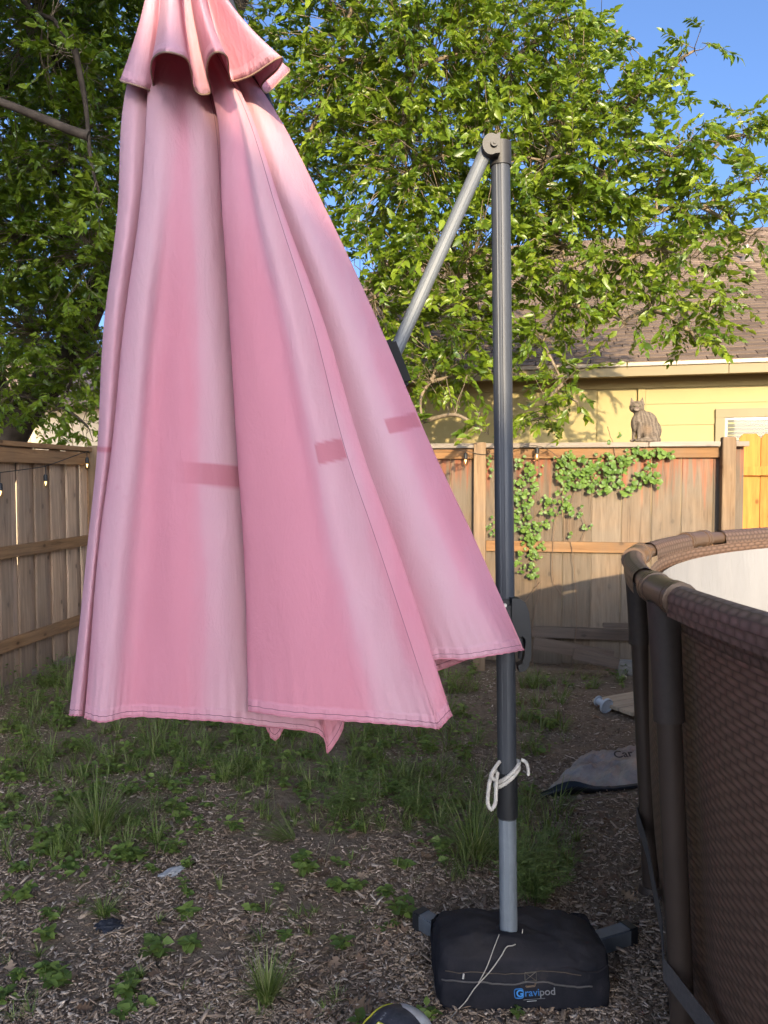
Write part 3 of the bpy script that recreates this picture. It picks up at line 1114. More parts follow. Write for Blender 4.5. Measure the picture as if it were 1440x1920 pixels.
# columns of the folded canopy, in order round it: [(x, y, depth offset) from top to hem], fade
COLS = [
    ('left edge',   [(262, 60, .03), (233, 190, .04), (222, 400, .05), (197, 600, .05), (181, 860, .05), (167, 1000, .06), (132, 1338, .07)], .65),
    ('left roll',   [(272, 60, .00), (256, 190, -.005), (243, 400, -.005), (217, 600, -.005), (197, 860, -.005), (180, 1000, -.005), (146, 1342, -.01)], .75),
    ('left valley', [(285, 60, .03), (287, 190, .045), (272, 400, .045), (245, 600, .045), (220, 860, .05), (200, 1000, .05), (166, 1341, .05)], .35),
    ('roll2 edge',  [(283, 60, -.01), (276, 190, -.02), (261, 400, -.02), (234, 600, -.02), (208, 860, -.025), (189, 1000, -.03), (159, 1346, -.03)], .5),
    ('roll2 front', [(298, 60, -.04), (298, 190, -.055), (290, 400, -.055), (268, 600, -.06), (245, 860, -.06), (228, 1000, -.065), (196, 1353, -.07)], .8),
    ('crease',      [(312, 60, -.035), (322, 190, -.045), (316, 400, -.04), (296, 600, -.03), (276, 860, -.03), (266, 1000, -.03), (238, 1344, -.035)], .25),
    ('panel mid',   [(330, 60, -.02), (345, 190, -.02), (350, 400, -.03), (345, 600, -.04), (345, 860, -.05), (345, 1000, -.055), (340, 1347, -.06)], .1),
    ('panel right', [(345, 60, .0), (372, 190, .0), (385, 400, .0), (395, 600, -.01), (405, 860, -.015), (410, 1000, -.02), (415, 1352, -.02)], .9),
    ('deep fold',   [(350, 60, .03), (392, 190, .05), (412, 400, .05), (432, 600, .05), (455, 860, .05), (470, 1000, .05), (490, 1361, .05)], .9),
    ('inner hem',   [(352, 60, .05), (402, 190, .08), (424, 400, .08), (455, 600, .085), (495, 860, .09), (525, 1000, .09), (604, 1379, .085)], .45),
    ('rib tip',     [(354, 60, .05), (404, 190, .085), (426, 400, .085), (460, 600, .09), (505, 860, .10), (540, 1000, .10), (614, 1411, .10)], .3),
    ('tip back',    [(356, 60, .045), (408, 190, .075), (432, 400, .08), (470, 600, .08), (520, 860, .085), (560, 1000, .085), (643, 1352, .08)], .2),
    ('under fold',  [(357, 60, .03), (410, 190, .03), (432, 400, .03), (450, 600, .03), (475, 860, .03), (492, 1000, .03), (512, 1340, .03)], .2),
    ('big ridge',   [(355, 60, -.02), (402, 190, -.025), (418, 400, -.03), (431, 600, -.03), (446, 860, -.035), (456, 1000, -.035), (466, 1333, -.04)], .15),
    ('big front',   [(364, 60, -.05), (420, 190, -.065), (445, 400, -.07), (470, 600, -.08), (495, 860, -.09), (510, 1000, -.095), (545, 1343, -.11)], .05),
    ('big mid',     [(372, 60, -.05), (434, 190, -.06), (474, 400, -.07), (515, 600, -.08), (560, 860, -.095), (585, 1000, -.10), (660, 1352, -.12)], .05),
    ('shallow',     [(378, 60, -.035), (442, 190, -.035), (494, 400, -.035), (548, 600, -.04), (608, 860, -.05), (640, 1000, -.06), (752, 1360, -.08)], .9),
    ('rib seam',    [(386, 60, -.03), (452, 190, -.035), (520, 400, -.04), (584, 600, -.05), (652, 860, -.065), (700, 1000, -.08), (822, 1366, -.10)], .5),
    ('seam band',   [(390, 60, -.025), (458, 190, -.03), (530, 400, -.035), (604, 600, -.04), (682, 860, -.055), (733, 1000, -.065), (846, 1341, -.085)], .2),
    ('seam tuck',   [(390, 60, .02), (458, 190, .02), (528, 400, .02), (600, 600, .02), (676, 860, .015), (724, 1000, .01), (806, 1243, .005)], .4),
    ('wing mid',    [(398, 60, .0), (474, 190, .0), (556, 400, -.005), (640, 600, -.005), (730, 860, -.01), (785, 1000, -.01), (880, 1234, -.01)], 1.0),
    ('wing front',  [(405, 60, .01), (490, 190, .015), (584, 400, .015), (672, 600, .015), (775, 860, .01), (838, 1000, .01), (945, 1224, .01)], .45),
    ('right edge',  [(410, 60, .05), (504, 190, .06), (613, 400, .065), (706, 600, .07), (818, 860, .075), (884, 1000, .08), (981, 1218, .10)], .25),
    ('back right',  [(400, 60, .10), (480, 190, .13), (570, 400, .15), (650, 600, .17), (750, 860, .19), (815, 1000, .20), (920, 1222, .20)], .4),
    ('back fold',   [(380, 60, .11), (440, 190, .14), (500, 400, .15), (550, 600, .16), (620, 860, .18), (660, 1000, .19), (730, 1290, .20)], .4),
    ('tip side',    [(358, 60, .12), (398, 190, .16), (436, 400, .20), (465, 600, .22), (500, 860, .24), (520, 1000, .25), (548, 1345, .25)], .4),
    ('back tip',    [(355, 60, .12), (390, 190, .16), (420, 400, .20), (445, 600, .22), (475, 860, .24), (490, 1000, .25), (515, 1387, .26)], .4),
    ('tip side',    [(350, 60, .12), (380, 190, .16), (405, 400, .20), (428, 600, .22), (455, 860, .24), (468, 1000, .25), (485, 1345, .26)], .4),
    ('back left',   [(320, 60, .11), (330, 190, .15), (335, 400, .18), (325, 600, .20), (320, 860, .22), (315, 1000, .23), (300, 1310, .25)], .4),
    ('back corner', [(285, 60, .08), (268, 190, .10), (260, 400, .13), (240, 600, .14), (222, 860, .15), (212, 1000, .16), (190, 1320, .18)], .5),
]

FLAP = [   # hem of the vent flap on top: (x at y=0, hem x, hem y, depth)
    (272, 226, 151, .05), (278, 248, 158, .01), (290, 268, 164, .02), (300, 286, 169, .06), (302, 283, 128, -.01), (305, 290, 106, -.06), (320, 318, 98, -.12), (332, 344, 106, -.10),
    (338, 358, 132, -.03), (341, 364, 166, .03), (349, 378, 177, .02), (357, 394, 174, .03), (360, 388, 140, -.02), (366, 392, 110, -.07), (376, 408, 97, -.11), (384, 425, 106, -.08),
    (387, 430, 140, -.02), (390, 436, 152, .02), (402, 470, 142, -.02), (424, 524, 108, -.07), (424, 520, 130, .03), (418, 490, 162, .10), (416, 500, 174, .13), (420, 528, 148, .14), (424, 543, 131, .17),
    (400, 480, 120, .30), (360, 380, 118, .34), (310, 300, 125, .30), (284, 250, 138, .18)]


def canopy_material():
    t = NT('faded_pink_fabric')
    fade, band, hem = t.attr('fade'), t.attr('band'), t.attr('hem')
    co = t.coord('Object', False)
    n1 = t.noise(t.mapping(co, (6, 6, 1.2)), 1.4, 5, .6)
    n2 = t.noise(co, 26, 5, .65)
    n3 = t.noise(t.mapping(co, (2.2, 2.2, 1.1)), 1.5, 4, .6)
    f = t.math('ADD', fade, t.math('ADD', t.math('MULTIPLY', t.math('SUBTRACT', n1, .5), .55), t.math('MULTIPLY', t.math('SUBTRACT', n3, .5), .7)), True)
    cc = t.ramp(f, [(.12, (.65, .27, .34)), (.42, (.655, .315, .385)), (.60, (.65, .365, .43)), (1.0, (.645, .40, .455))])
    cc = t.mix(t.math('MULTIPLY', band, .75), cc, (.50, .155, .20))
    sc = t.ramp(n2, [(.62, (0, 0, 0)), (.78, (1, 1, 1))])
    lft = t.attr('scuff')
    cc = t.mix(t.math('MULTIPLY', t.math('MULTIPLY', sc, lft), .55), cc, (.50, .17, .22))
    cc = t.mix(t.math('MULTIPLY', hem, .35), cc, (.70, .38, .46))
    wv = t.n('ShaderNodeTexNoise')
    t.l(t.mapping(co, (900, 900, 900)), wv.inputs['Vector'])
    wv.inputs['Scale'].default_value = 1
    pk = t.noise(t.mapping(co, (55, 55, 14)), 1.0, 2)
    cr1 = t.noise(t.mapping(co, (9, 9, 3.2), (0, .5, 0)), 2.0, 7, .62, .6)
    cr2 = t.noise(t.mapping(co, (30, 30, 9), (0, -.4, 0)), 1.0, 4, .6, 1.0)
    creases = t.math('ADD', t.math('MULTIPLY', t.math('ABSOLUTE', t.math('SUBTRACT', cr1, .5)), 1.6), t.math('MULTIPLY', cr2, .22))
    hgt = t.math('ADD', t.math('ADD', t.math('MULTIPLY', wv.outputs['Fac'], .07), creases), t.math('ADD', t.math('MULTIPLY', t.noise(t.mapping(co, (5, 5, 2)), 1.5, 6, .6), .9), t.math('MULTIPLY', t.math('MULTIPLY', pk, hem), 1.6)))
    nb = t.bump(hgt, .42, .010)
    b = t.bsdf(cc, .85, 0, nb, .15, transl=(.22, t.mix(.5, cc, (.85, .12, .10))))
    return t.m if False else b


def build_umbrella():
    base = Vector((0.385, 2.32, 0.0))
    root = empty('patio_umbrella', base, 'closed cantilever patio umbrella with faded pink canopy and grey pole', 'umbrella')
    fab = canopy_material()
    NR, SUB = 300, 12
    tq = np.linspace(0, 1, NR) ** .95
    cols = []
    for name, pts, fade in COLS:
        pts = [(x, y, z * (.3 if y == 60 else .65 if y == 190 else 1) + (.05 if y == 60 else .03 if y == 190 else 0)) for x, y, z in pts]
        pts = [(APEX[0] + (pts[0][0] - 338) * .06, APEX[1], pts[0][2] * .3 + .02)] + pts
        ys = [p[1] for p in pts]
        y = ys[0] + (ys[-1] - ys[0]) * tq
        x = hermite(ys, [p[0] for p in pts], y)
        dz = hermite(ys, [p[2] for p in pts], y)
        row = []
        for i in range(NR):
            w = P(x[i], y[i], YC + dz[i])
            row.append((w.x, w.y, w.z, fade, x[i], y[i]))
        cols.append(row)
        if name in ('rib tip', 'rib seam', 'seam band', 'right edge'):      # sharp crease: a second column right beside it
            cols.append([(a + .0012, b, c, d, e + .8, g) for a, b, c, d, e, g in row])
    S = catmull_closed(np.array(cols), SUB)
    K = S.shape[0]
    V = S[:, :, :3].copy()
    fade = S[:, :, 3]
    X, Yp = S[:, :, 4], S[:, :, 5]
    # small sags and ripples in the cloth, fading out to the seams
    for i in range(K):
        for j in range(0, NR):
            p = V[i, j]
            a = min(1, j / 80)
            V[i, j, 1] += a * .010 * mnoise.noise(Vector((p[0] * 6, p[2] * 1.3, i * .0))) + a * .003 * mnoise.noise(Vector((p[0] * 22, p[2] * 4, 5.0)))
            if j > NR - 26:
                V[i, j, 1] += .0035 * math.sin(i * 1.9) * (j - NR + 26) / 26
    band = np.zeros_like(fade)
    for (c0, c1, y0, y1, sl) in ((5.7, 8.6, 868, 912, .10), (16.75, 17.95, 838, 882, -.22), (23.4, 24.9, 806, 838, -.25), (-.3, 1.6, 838, 852, .1)):
        ci = np.arange(K) / SUB
        inside = ((ci >= c0) & (ci <= c1)) | ((ci - len(cols) >= c0) & (ci - len(cols) <= c1))
        xm = X[inside].mean() if inside.any() else 0
        yy = Yp - sl * (X - xm)
        soft = np.clip((ci - c0) / .9, 0, 1) if c0 > 5 and c0 < 7 else np.ones(K)
        band = np.maximum(band, (inside * soft)[:, None] * (np.clip((yy - y0) / 3, 0, 1) * np.clip((y1 - yy) / 3, 0, 1)))
    ci = np.arange(K) / SUB
    fade = fade + np.clip((760 - Yp) / 700, 0, 1) * .45      # the upper cloth is bleached harder
    hem = np.zeros_like(fade)
    hem[:, -5:] = 1
    scuff = np.repeat(np.clip(1 - np.abs(ci - 2) / 3.5, 0, 1)[:, None], NR, 1) * np.clip((Yp - 600) / 300, 0, 1)
    idx = np.arange(K * NR).reshape(K, NR)
    a, b = idx, np.roll(idx, -1, 0)
    Fq = np.stack([a[:, :-1].ravel(), a[:, 1:].ravel(), b[:, 1:].ravel(), b[:, :-1].ravel()], 1)
    me = np_mesh('canopy', V.reshape(-1, 3), Fq, {'fade': fade.ravel(), 'band': band.ravel(), 'hem': hem.ravel(), 'scuff': scuff.ravel()}, smooth=True)
    can = link('canopy', me, fab, root)
    sol = can.modifiers.new('cloth_thickness', 'SOLIDIFY')
    sol.thickness = .0016
    sol.offset = 0
    thread = mat_plain('stitch_thread', (.27, .10, .15), .8)
    # hem stitching and rib seam piping
    cen = V.mean(0)
    mb = MB()
    j = NR - 3
    loop = [Vector(V[i, j]) + Vector((0, -.0014, 0)) for i in range(0, K)]
    mb.tube(loop + [loop[0]], .0009, 4, cap=False)
    mb.build('hem_stitching', thread, can)
    mb = MB()
    j = NR - 1
    loop = [Vector(V[i, j]) for i in range(0, K)]
    mb.tube(loop + [loop[0]], .0026, 5, cap=False)
    mb.build('hem_fold', fab, can)
    seam_i = 18 * SUB
    mb = MB(); mb.tube([Vector(V[seam_i, q]) + Vector((.001, -.0016, 0)) for q in range(50, NR)], .0007, 5, cap=False); mb.build('rib_seam', thread, can)
    for ii, q0 in ((8 * SUB + 4, 60),):
        mb = MB(); mb.tube([Vector(V[ii, q]) + Vector((0, -.0016, 0)) for q in range(q0, 160)], .0008, 5, cap=False); mb.build('rib_seam', thread, can)
    # vent flap
    rows = 34
    t2 = np.linspace(0, 1, rows)
    fc = []
    for x0, hx, hy, dz in FLAP:
        row = []
        for tt in t2:
            y = APEX[1] + (hy - APEX[1]) * tt
            t0 = (0 - APEX[1]) / (hy - APEX[1])
            if tt <= t0:
                x = APEX[0] + (x0 - APEX[0]) * (tt / t0) ** 1.05
            else:
                q = (tt - t0) / (1 - t0)
                x = x0 + (hx - x0) * (.72 * q + .28 * q * q)
            d = -.035 * tt + (dz * 1.7 if dz < 0 else dz) * tt ** 1.6
            w = P(x, y, YC + d + .02 * (dz > .2))
            row.append((w.x, w.y, w.z))
        fc.append(row)
    Sf = catmull_closed(np.array(fc), 9)
    Kf = Sf.shape[0]
    idx = np.arange(Kf * rows).reshape(Kf, rows)
    a, b = idx, np.roll(idx, -1, 0)
    Fq = np.stack([a[:, :-1].ravel(), a[:, 1:].ravel(), b[:, 1:].ravel(), b[:, :-1].ravel()], 1)
    fd = np.full((Kf, rows), .55)
    fd += .25 * np.sin(np.arange(Kf) / 9 * 1.3)[:, None]
    hm = np.zeros((Kf, rows)); hm[:, -2:] = 1
    z0 = np.zeros(Kf * rows)
    me = np_mesh('vent_flap', Sf.reshape(-1, 3), Fq, {'fade': fd.ravel(), 'band': z0, 'hem': hm.ravel(), 'scuff': z0}, smooth=True)
    fl = link('vent_flap', me, fab, root)
    sol = fl.modifiers.new('cloth_thickness', 'SOLIDIFY'); sol.thickness = .0016; sol.offset = 0
    mb = MB()
    loop = [Vector(Sf[i, rows - 1]) for i in range(Kf)]
    mb.tube(loop + [loop[0]], .0024, 5, cap=False)
    mb.build('hem_binding', mat_plain('flap_binding', (.33, .22, .15), .8), fl)
    # hub and hanger above, mostly out of frame
    top = P(APEX[0], APEX[1], YC + .03)
    mb = MB(); mb.tube([top + Vector((0, 0, -.03)), top + Vector((0, 0, .07))], .05, 16); mb.build('top_hub', M['black_plastic'], root)

    # ---------------- pole
    pb = base + Vector((0, 0, .05))
    pt = P(938, 262, 2.37)
    ax = (pt - pb).normalized()

    def at_z(z):
        return pb + ax * ((z - pb.z) / ax.z)

    def z_at(py):
        return P(950, py, 2.33).z

    def fluted(name, z0, z1, r, mat, grooves=True):
        n = 72
        prof = []
        for k in range(n):
            th = 2 * math.pi * k / n
            rr = r
            if grooves:
                for g in range(4):
                    c = math.radians(-70 + 90 * g)
                    for o2 in (-.16, -.08, 0, .08, .16):
                        dd = (th - c - o2 + math.pi) % (2 * math.pi) - math.pi
                        if abs(dd) < .03: rr = r * .955
            prof.append((rr * math.cos(th), rr * math.sin(th)))
        e1 = ax.cross(Vector((0, 1, 0))).normalized()
        e2 = ax.cross(e1)
        mb = MB()
        vs_ = []
        for z in (z0, z1):
            c = at_z(z)
            vs_ += [c + e1 * x - e2 * y for x, y in prof]
        mb.add(vs_, [(k, (k + 1) % n, (k + 1) % n + n, k + n) for k in range(n)], False)
        mb.add(vs_[:n], [tuple(range(n - 1, -1, -1))]); mb.add(vs_[n:], [tuple(range(n))])
        return mb.build(name, mat, root)
    t = NT('pole_enamel')
    co = t.coord('Object', False)
    n1 = t.noise(t.mapping(co, (60, 60, 2)), 1.5, 5)
    cc = t.ramp(n1, [(.3, (.044, .049, .058)), (.7, (.066, .072, .083))])
    pole_m = t.bsdf(cc, .5, .15, None, .45)
    low_m = mat_plain('lower_tube_enamel', (.22, .25, .28), .45, .3, .12, 16, .15)
    strut_m = mat_plain('strut_enamel', (.105, .116, .126), .5, .15, .08, 14, .1)
    zs = z_at(1530)
    fluted('mast', zs - .005, z_at(300), .0287, pole_m)
    fluted('mast_sleeve', zs, z_at(1447), .0315, M['black_plastic'], False)
    fluted('lower_tube', .03, zs, .0270, low_m)
    # head cap with hinge
    zc0, zc1 = z_at(303), z_at(258)
    fluted('mast_cap', zc0, zc1, .0325, M['dark_metal'], False)
    hp = P(921, 274, 2.325)
    mb = MB()
    Mx = Matrix.Translation(hp)
    lug = [(math.cos(a_) * .026 - .002, math.sin(a_) * .031) for a_ in np.linspace(math.radians(60), math.radians(300), 14)] + [(.024, -.026), (.024, .034)]
    nl = len(lug)
    vs_ = [hp + Vector((x, -.018, z)) for x, z in lug] + [hp + Vector((x, .022, z)) for x, z in lug]
    mb.add(vs_, [tuple(range(nl)), tuple(range(2 * nl - 1, nl - 1, -1))] + [((k + 1) % nl, k, k + nl, (k + 1) % nl + nl) for k in range(nl)])
    mb.build('hinge_bracket', M['dark_metal'], root)
    mb = MB(); mb.tube([hp + Vector((.006, -.018, 0)), hp + Vector((.006, -.027, 0))], .011, 14); mb.build('pivot_bolt', M['dark_metal'], root)
    mb = MB(); mb.tube([hp + Vector((.006, -.027, 0)), hp + Vector((.006, -.030, 0))], .005, 6); mb.build('bolt_hex', M['dark_metal'], root)
    # strut from the head down to the folding arm
    s0, s1 = P(913, 279, 2.345), P(738, 668, 2.30)
    mb = MB()
    d = (s1 - s0).normalized()
    n = 40
    e1 = d.cross(Vector((0, 1, 0))).normalized(); e2 = d.cross(e1)
    vs_ = []
    for c in (s0, s1 + d * .05):
        for k in range(n):
            th = 2 * math.pi * k / n
            rx, ry = .0205, .0125
            q = .9 if abs(((th - math.pi * .5) + math.pi) % (2 * math.pi) - math.pi) < .25 or abs(((th + math.pi * .5) + math.pi) % (2 * math.pi) - math.pi) < .25 else 1
            vs_.append(c + e1 * rx * math.copysign(abs(math.cos(th)) ** .8, math.cos(th)) + e2 * ry * q * math.copysign(abs(math.sin(th)) ** .8, math.sin(th)))
    mb.add(vs_, [(k, (k + 1) % n, (k + 1) % n + n, k + n) for k in range(n)], False)
    mb.build('strut', strut_m, root)
    # folding arm behind the canopy from the slider to the hub
    a0, a1 = P(935, 1180, 2.315), top + Vector((.0, .06, .05))
    mid = P(690, 700, 2.33)
    mb = MB(); mb.tube([a0, mid, a1], .020, 12); mb.build('folding_arm', pole_m, root)
    q0, q1 = P(724, 640, 2.285), P(758, 726, 2.285)
    dd = (q1 - q0).normalized()
    sdx = dd.cross(Vector((0, 1, 0))).normalized()
    cbm = MB()
    Ma = Matrix((( sdx.x, 0, dd.x, (q0.x + q1.x) / 2), (sdx.y, 1, dd.y, (q0.y + q1.y) / 2), (sdx.z, 0, dd.z, (q0.z + q1.z) / 2), (0, 0, 0, 1)))
    ln = (q1 - q0).length / 2
    cbm.bevel_box((-.028, -.026, -ln), (.026, .03, ln), .012, Ma)
    cbm.build('strut_bracket', mat_plain('bracket_black', (.006, .006, .007), .8), root)
    # slider with D-shaped grip
    zt, zb = z_at(1122), z_at(1216)
    sl = fluted('slider_collar', zb, zt, .0365, M['black_plastic'], False)
    c = at_z((zt + zb) / 2)
    fb = MB(); fb.bevel_box((c.x - .040, c.y - .048, zb + .002), (c.x + .052, c.y + .02, zt - .004), .012)
    fb.build('slider_face', M['black_plastic'], sl)
    def extrude(outline, y0, y1):
        n_ = len(outline)
        vv = [P(x, y, 2.30) for x, y in outline]
        vv = [Vector((p.x, y0, p.z)) for p in vv] + [Vector((p.x, y1, p.z)) for p in vv]
        mb.add(vv, [tuple(range(n_)), tuple(range(2 * n_ - 1, n_ - 1, -1))] + [((k + 1) % n_, k, k + n_, (k + 1) % n_ + n_) for k in range(n_)])
    mb = MB()
    extrude([(958, 1121), (972, 1121), (983, 1128), (990, 1146), (994, 1182), (994, 1226), (990, 1246), (983, 1256), (972, 1258), (970, 1246), (980, 1240), (984, 1222), (984, 1200), (980, 1192), (958, 1192)], 2.283, 2.325)
    extrude([(983, 1200), (987, 1203), (987, 1236), (981, 1243), (977, 1238), (981, 1228)], 2.278, 2.283)
    mb.build('grip', M['black_plastic'], sl)
    mb = MB()
    mb.tube([P(975, 1195, 2.30), P(977, 1212, 2.295), P(975, 1235, 2.30)], [.006, .009, .006], 8)
    mb.build('release_lever', M['black_plastic'], sl)
    for px, py in ((947, 1135), (977.5, 1132)):
        p = P(px, py, c.y - .049)
        mb = MB(); mb.tube([p + Vector((0, .006, 0)), p + Vector((0, -.003, 0))], .0055, 12)
        mb.build('screw', M['steel'], sl)
    # cross feet
    foot_m = mat_plain('foot_enamel', (.125, .14, .155), .5, .2, .25, 10, .2)
    cx = Vector((base.x, base.y, 0))
    ends = [P(783, 1722, 2.62), P(1186, 1757, 2.53)]
    ends = [Vector((e.x, e.y, 0)) for e in ends]
    ends += [cx - (ends[1] - cx) * .35, cx - (ends[0] - cx) * .35]
    for k, e in enumerate(ends):
        d = (e - cx).normalized()
        L = (e - cx).length
        Mf = Matrix(((d.x, -d.y, 0, cx.x), (d.y, d.x, 0, cx.y), (0, 0, 1, 0), (0, 0, 0, 1)))
        mb = MB(); mb.bevel_box((.05 + .004 * k, -.026, .010), (L - .02, .026, .066 + .0005 * k), .004, Mf)
        fo = mb.build('cross_foot', foot_m, root)
        mb = MB(); mb.bevel_box((L - .035, -.0285, .0), (L, .0285, .0685), .004, Mf)
        mb.build('end_cap', M['black_plastic'], fo)
    return root, at_z, z_at


umb, at_z, z_at = build_umbrella()


def build_bag():
    c = Vector((.415, 2.375, 0))
    root = empty('base_weight_bag', c, 'black fabric weight bag with blue and grey lettering around the pole base', 'weight bag')
    t = NT('black_canvas')
    co = t.coord('Object', False)
    n1 = t.noise(co, 9, 6, .65)
    cc = t.ramp(n1, [(.35, (.009, .010, .015)), (.58, (.018, .018, .024)), (.8, (.06, .05, .042))])
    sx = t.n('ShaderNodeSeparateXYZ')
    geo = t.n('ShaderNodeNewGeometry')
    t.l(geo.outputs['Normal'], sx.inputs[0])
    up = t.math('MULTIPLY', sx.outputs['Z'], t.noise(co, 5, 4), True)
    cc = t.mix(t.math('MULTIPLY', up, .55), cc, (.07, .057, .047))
    nb = t.bump(t.math('ADD', t.noise(co, 7, 5), t.math('MULTIPLY', t.noise(co, 300, 2), .05)), .6, .02)
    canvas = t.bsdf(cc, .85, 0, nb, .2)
    hw, hd, H = .258, .178, .175
    NU, NVs = 200, 44

    def surf(th, s):
        # s: 0 bottom edge -> .5 top rim -> 1 centre
        ex = 2 / 7.0
        cx_, sy_ = math.cos(th), math.sin(th)
        bx = hw * math.copysign(abs(cx_) ** ex, cx_)
        by = hd * math.copysign(abs(sy_) ** ex, sy_)
        if s < .5:
            q = s / .5
            k = 1.0 - .05 * q ** 3 + .015 * math.sin(q * 3)
            z = H * (.86 * q)
        else:
            q = (s - .5) / .5
            k = .95 * (1 - q) ** .8 if q < 1 else 0
            z = H * (.86 + .14 * math.sin(min(1, q * 2.2) * math.pi / 2)) - .012 * (q > .6) * (q - .6) / .4
        x, y = bx * k, by * k
        w = .016 * mnoise.noise(Vector((x * 9, y * 9, z * 9 + 2))) + .010 * abs(mnoise.noise(Vector((x * 16 + z * 8, y * 16, z * 14)))) + .005 * mnoise.noise(Vector((x * 34, y * 34, z * 20)))
        z2 = z - .05 * max(0, y / hd) * (s > .3) - .02 * max(0, x / hw) * (s > .4) + (w if s > .1 else 0)
        wall = w if s < .5 else 0
        return Vector((c.x + x * (1 + wall * 2.2), c.y + y * (1 + wall * 2.2), max(.0, z2)))
    ths = np.linspace(0, 2 * math.pi, NU, endpoint=False)
    ss = np.linspace(0, 1, NVs)
    V = np.array([surf(th, s)[:] for s in ss for th in ths])
    idx = np.arange(NU * NVs).reshape(NVs, NU)
    a, b = idx, np.roll(idx, -1, 1)
    Fq = np.stack([a[:-1].ravel(), b[:-1].ravel(), b[1:].ravel(), a[1:].ravel()], 1)
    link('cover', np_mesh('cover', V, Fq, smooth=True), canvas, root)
    from mathutils.bvhtree import BVHTree
    bvh = BVHTree.FromPolygons([Vector(p) for p in V], [tuple(int(i) for i in f) for f in Fq])
    # front-face sampler: (u in -1..1 across, v in 0..1 up)
    def front(u, v, out=.0025):
        # find angle with x = u*hw on the front side
        th0 = -math.pi / 2 + u * 1.25
        lo, hi = -math.pi + .05, -.05
        for _ in range(30):
            m_ = (lo + hi) / 2
            if math.copysign(abs(math.cos(m_)) ** (2 / 7.0), math.cos(m_)) < u: lo = m_
            else: hi = m_
        p = surf(lo, v * .5)
        return p + Vector((0, -out, 0))
    stitch = mat_plain('stitching', (.10, .075, .05), .8)
    pale = mat_plain('strap_binding', (.09, .082, .078), .8)
    pts = [front(u, .72 + .02 * math.sin(u * 9)) for u in np.linspace(-.9, .62, 40)]
    mb = MB(); mb.tube(pts, .0012, 5); mb.build('stitching', stitch, root)
    pts = [front(u, .52 + .02 * math.sin(u * 8 + 1) - .05 * max(0, u)) for u in np.linspace(-.93, .74, 40)]
    mb = MB(); mb.tube(pts, .0026, 5); mb.build('flap_edge', pale, root)
    # stitched box with a cross and the hanging loop
    def line(name, uv, r=.0011, m_=stitch):
        mb = MB(); mb.tube([front(u, v, .003) for u, v in uv], r, 5); mb.build(name, m_, root)
    u0, u1, v0, v1 = -.02, .105, .56, .74
    line('stitching', [(u0, v0), (u0, v1), (u1, v1), (u1, v0), (u0, v0), (u1, v1)], m_=mat_plain('pale_stitching', (.16, .14, .11), .8))
    line('stitching', [(u0, v1), (u1, v0)])
    line('strap_loop', [(u0 + .01, .46), (u0 + .02, .44), (u1 - .02, .47), (u1 - .01, .53)], .003, mat_plain('loop_webbing', (.15, .105, .07), .8))
    line('strap_keeper', [(-.70, .60), (-.70, .70)], .003, mat_plain('white_tab', (.45, .43, .40), .7))
    # lettering
    blue = mat_plain('blue_print', (.03, .16, .42), .7)
    grey = mat_plain('grey_print', (.16, .165, .175), .7)
    L0, R0 = front(-.125, .30), front(.235, .315)
    ex = (R0 - L0).normalized()
    ez = (front(.05, .45) - front(.05, .25)).normalized()
    ez = (ez - ex * ez.dot(ex)).normalized()
    ey = ez.cross(ex) * -1
    wtot = (R0 - L0).length

    def text(s, x, size, mat, name, bold=.0):
        cu = bpy.data.curves.new(name, 'FONT')
        cu.body = s
        cu.size = size
        cu.offset = bold
        cu.extrude = .0002
        tmp = bpy.data.objects.new(name, cu)
        C.objects.link(tmp)
        dg = bpy.context.evaluated_depsgraph_get()
        me = bpy.data.meshes.new_from_object(tmp.evaluated_get(dg))
        bpy.data.objects.remove(tmp)
        Mt = Matrix(((ex.x, ez.x, ey.x, 0), (ex.y, ez.y, ey.y, 0), (ex.z, ez.z, ey.z, 0), (0, 0, 0, 1)))
        w = max(v.co.x for v in me.vertices)
        me.transform(Matrix.Translation(L0 + ex * x[0] + ez * x[1] + ey * -.0 + Vector((0, -.004, 0))) @ Mt)
        me.materials.clear()
        link(name, me, mat, root)
        return w
    sz = .030
    # badge: rounded frame round the initial
    cB = L0 + ex * .0105 + ez * .0075 + Vector((0, -.004, 0))
    ring = []
    for k in range(28):
        th = 2 * math.pi * k / 28
        ring.append(cB + ex * .0130 * math.copysign(abs(math.cos(th)) ** .5, math.cos(th)) + ez * .0135 * math.copysign(abs(math.sin(th)) ** .5, math.sin(th)))
    mb = MB(); mb.tube(ring + [ring[0]], .0016, 5, cap=False); mb.build('logo_badge', blue, root)
    text('G', (.0025, -.002), .028, mat_plain('bright_blue_print', (.05, .26, .62), .7), 'logo_initial', .0006)
    w1 = text('ravi', (.0265, -.002), sz, blue, 'logo_lettering', .0003)
    text('pod', (.0268 + w1, -.002), sz, grey, 'logo_lettering', .0003)
    mb = MB(); mb.tube([L0 + ex * .022 - ez * .012 + Vector((0, -.004, 0)), L0 + ex * .085 - ez * .011 + Vector((0, -.004, 0))], .0008, 4); mb.build('tagline', grey, root)
    mb = MB(); mb.tube([L0 + ex * .032 - ez * .017 + Vector((0, -.004, 0)), L0 + ex * .060 - ez * .0165 + Vector((0, -.004, 0))], .0011, 4); mb.build('tagline', mat_plain('pale_print', (.4, .4, .38), .7), root)
    # collar round the pole opening
    p = at_z(H - .01)
    mb = MB(); mb.tube([p + Vector((.036 * math.cos(a_), .036 * math.sin(a_), .0)) for a_ in np.linspace(0, 2 * math.pi, 24)], .007, 7, cap=False); mb.build('collar', canvas, root)
    return front, H, bvh


bag_front, BAG_H, bag_bvh = build_bag()


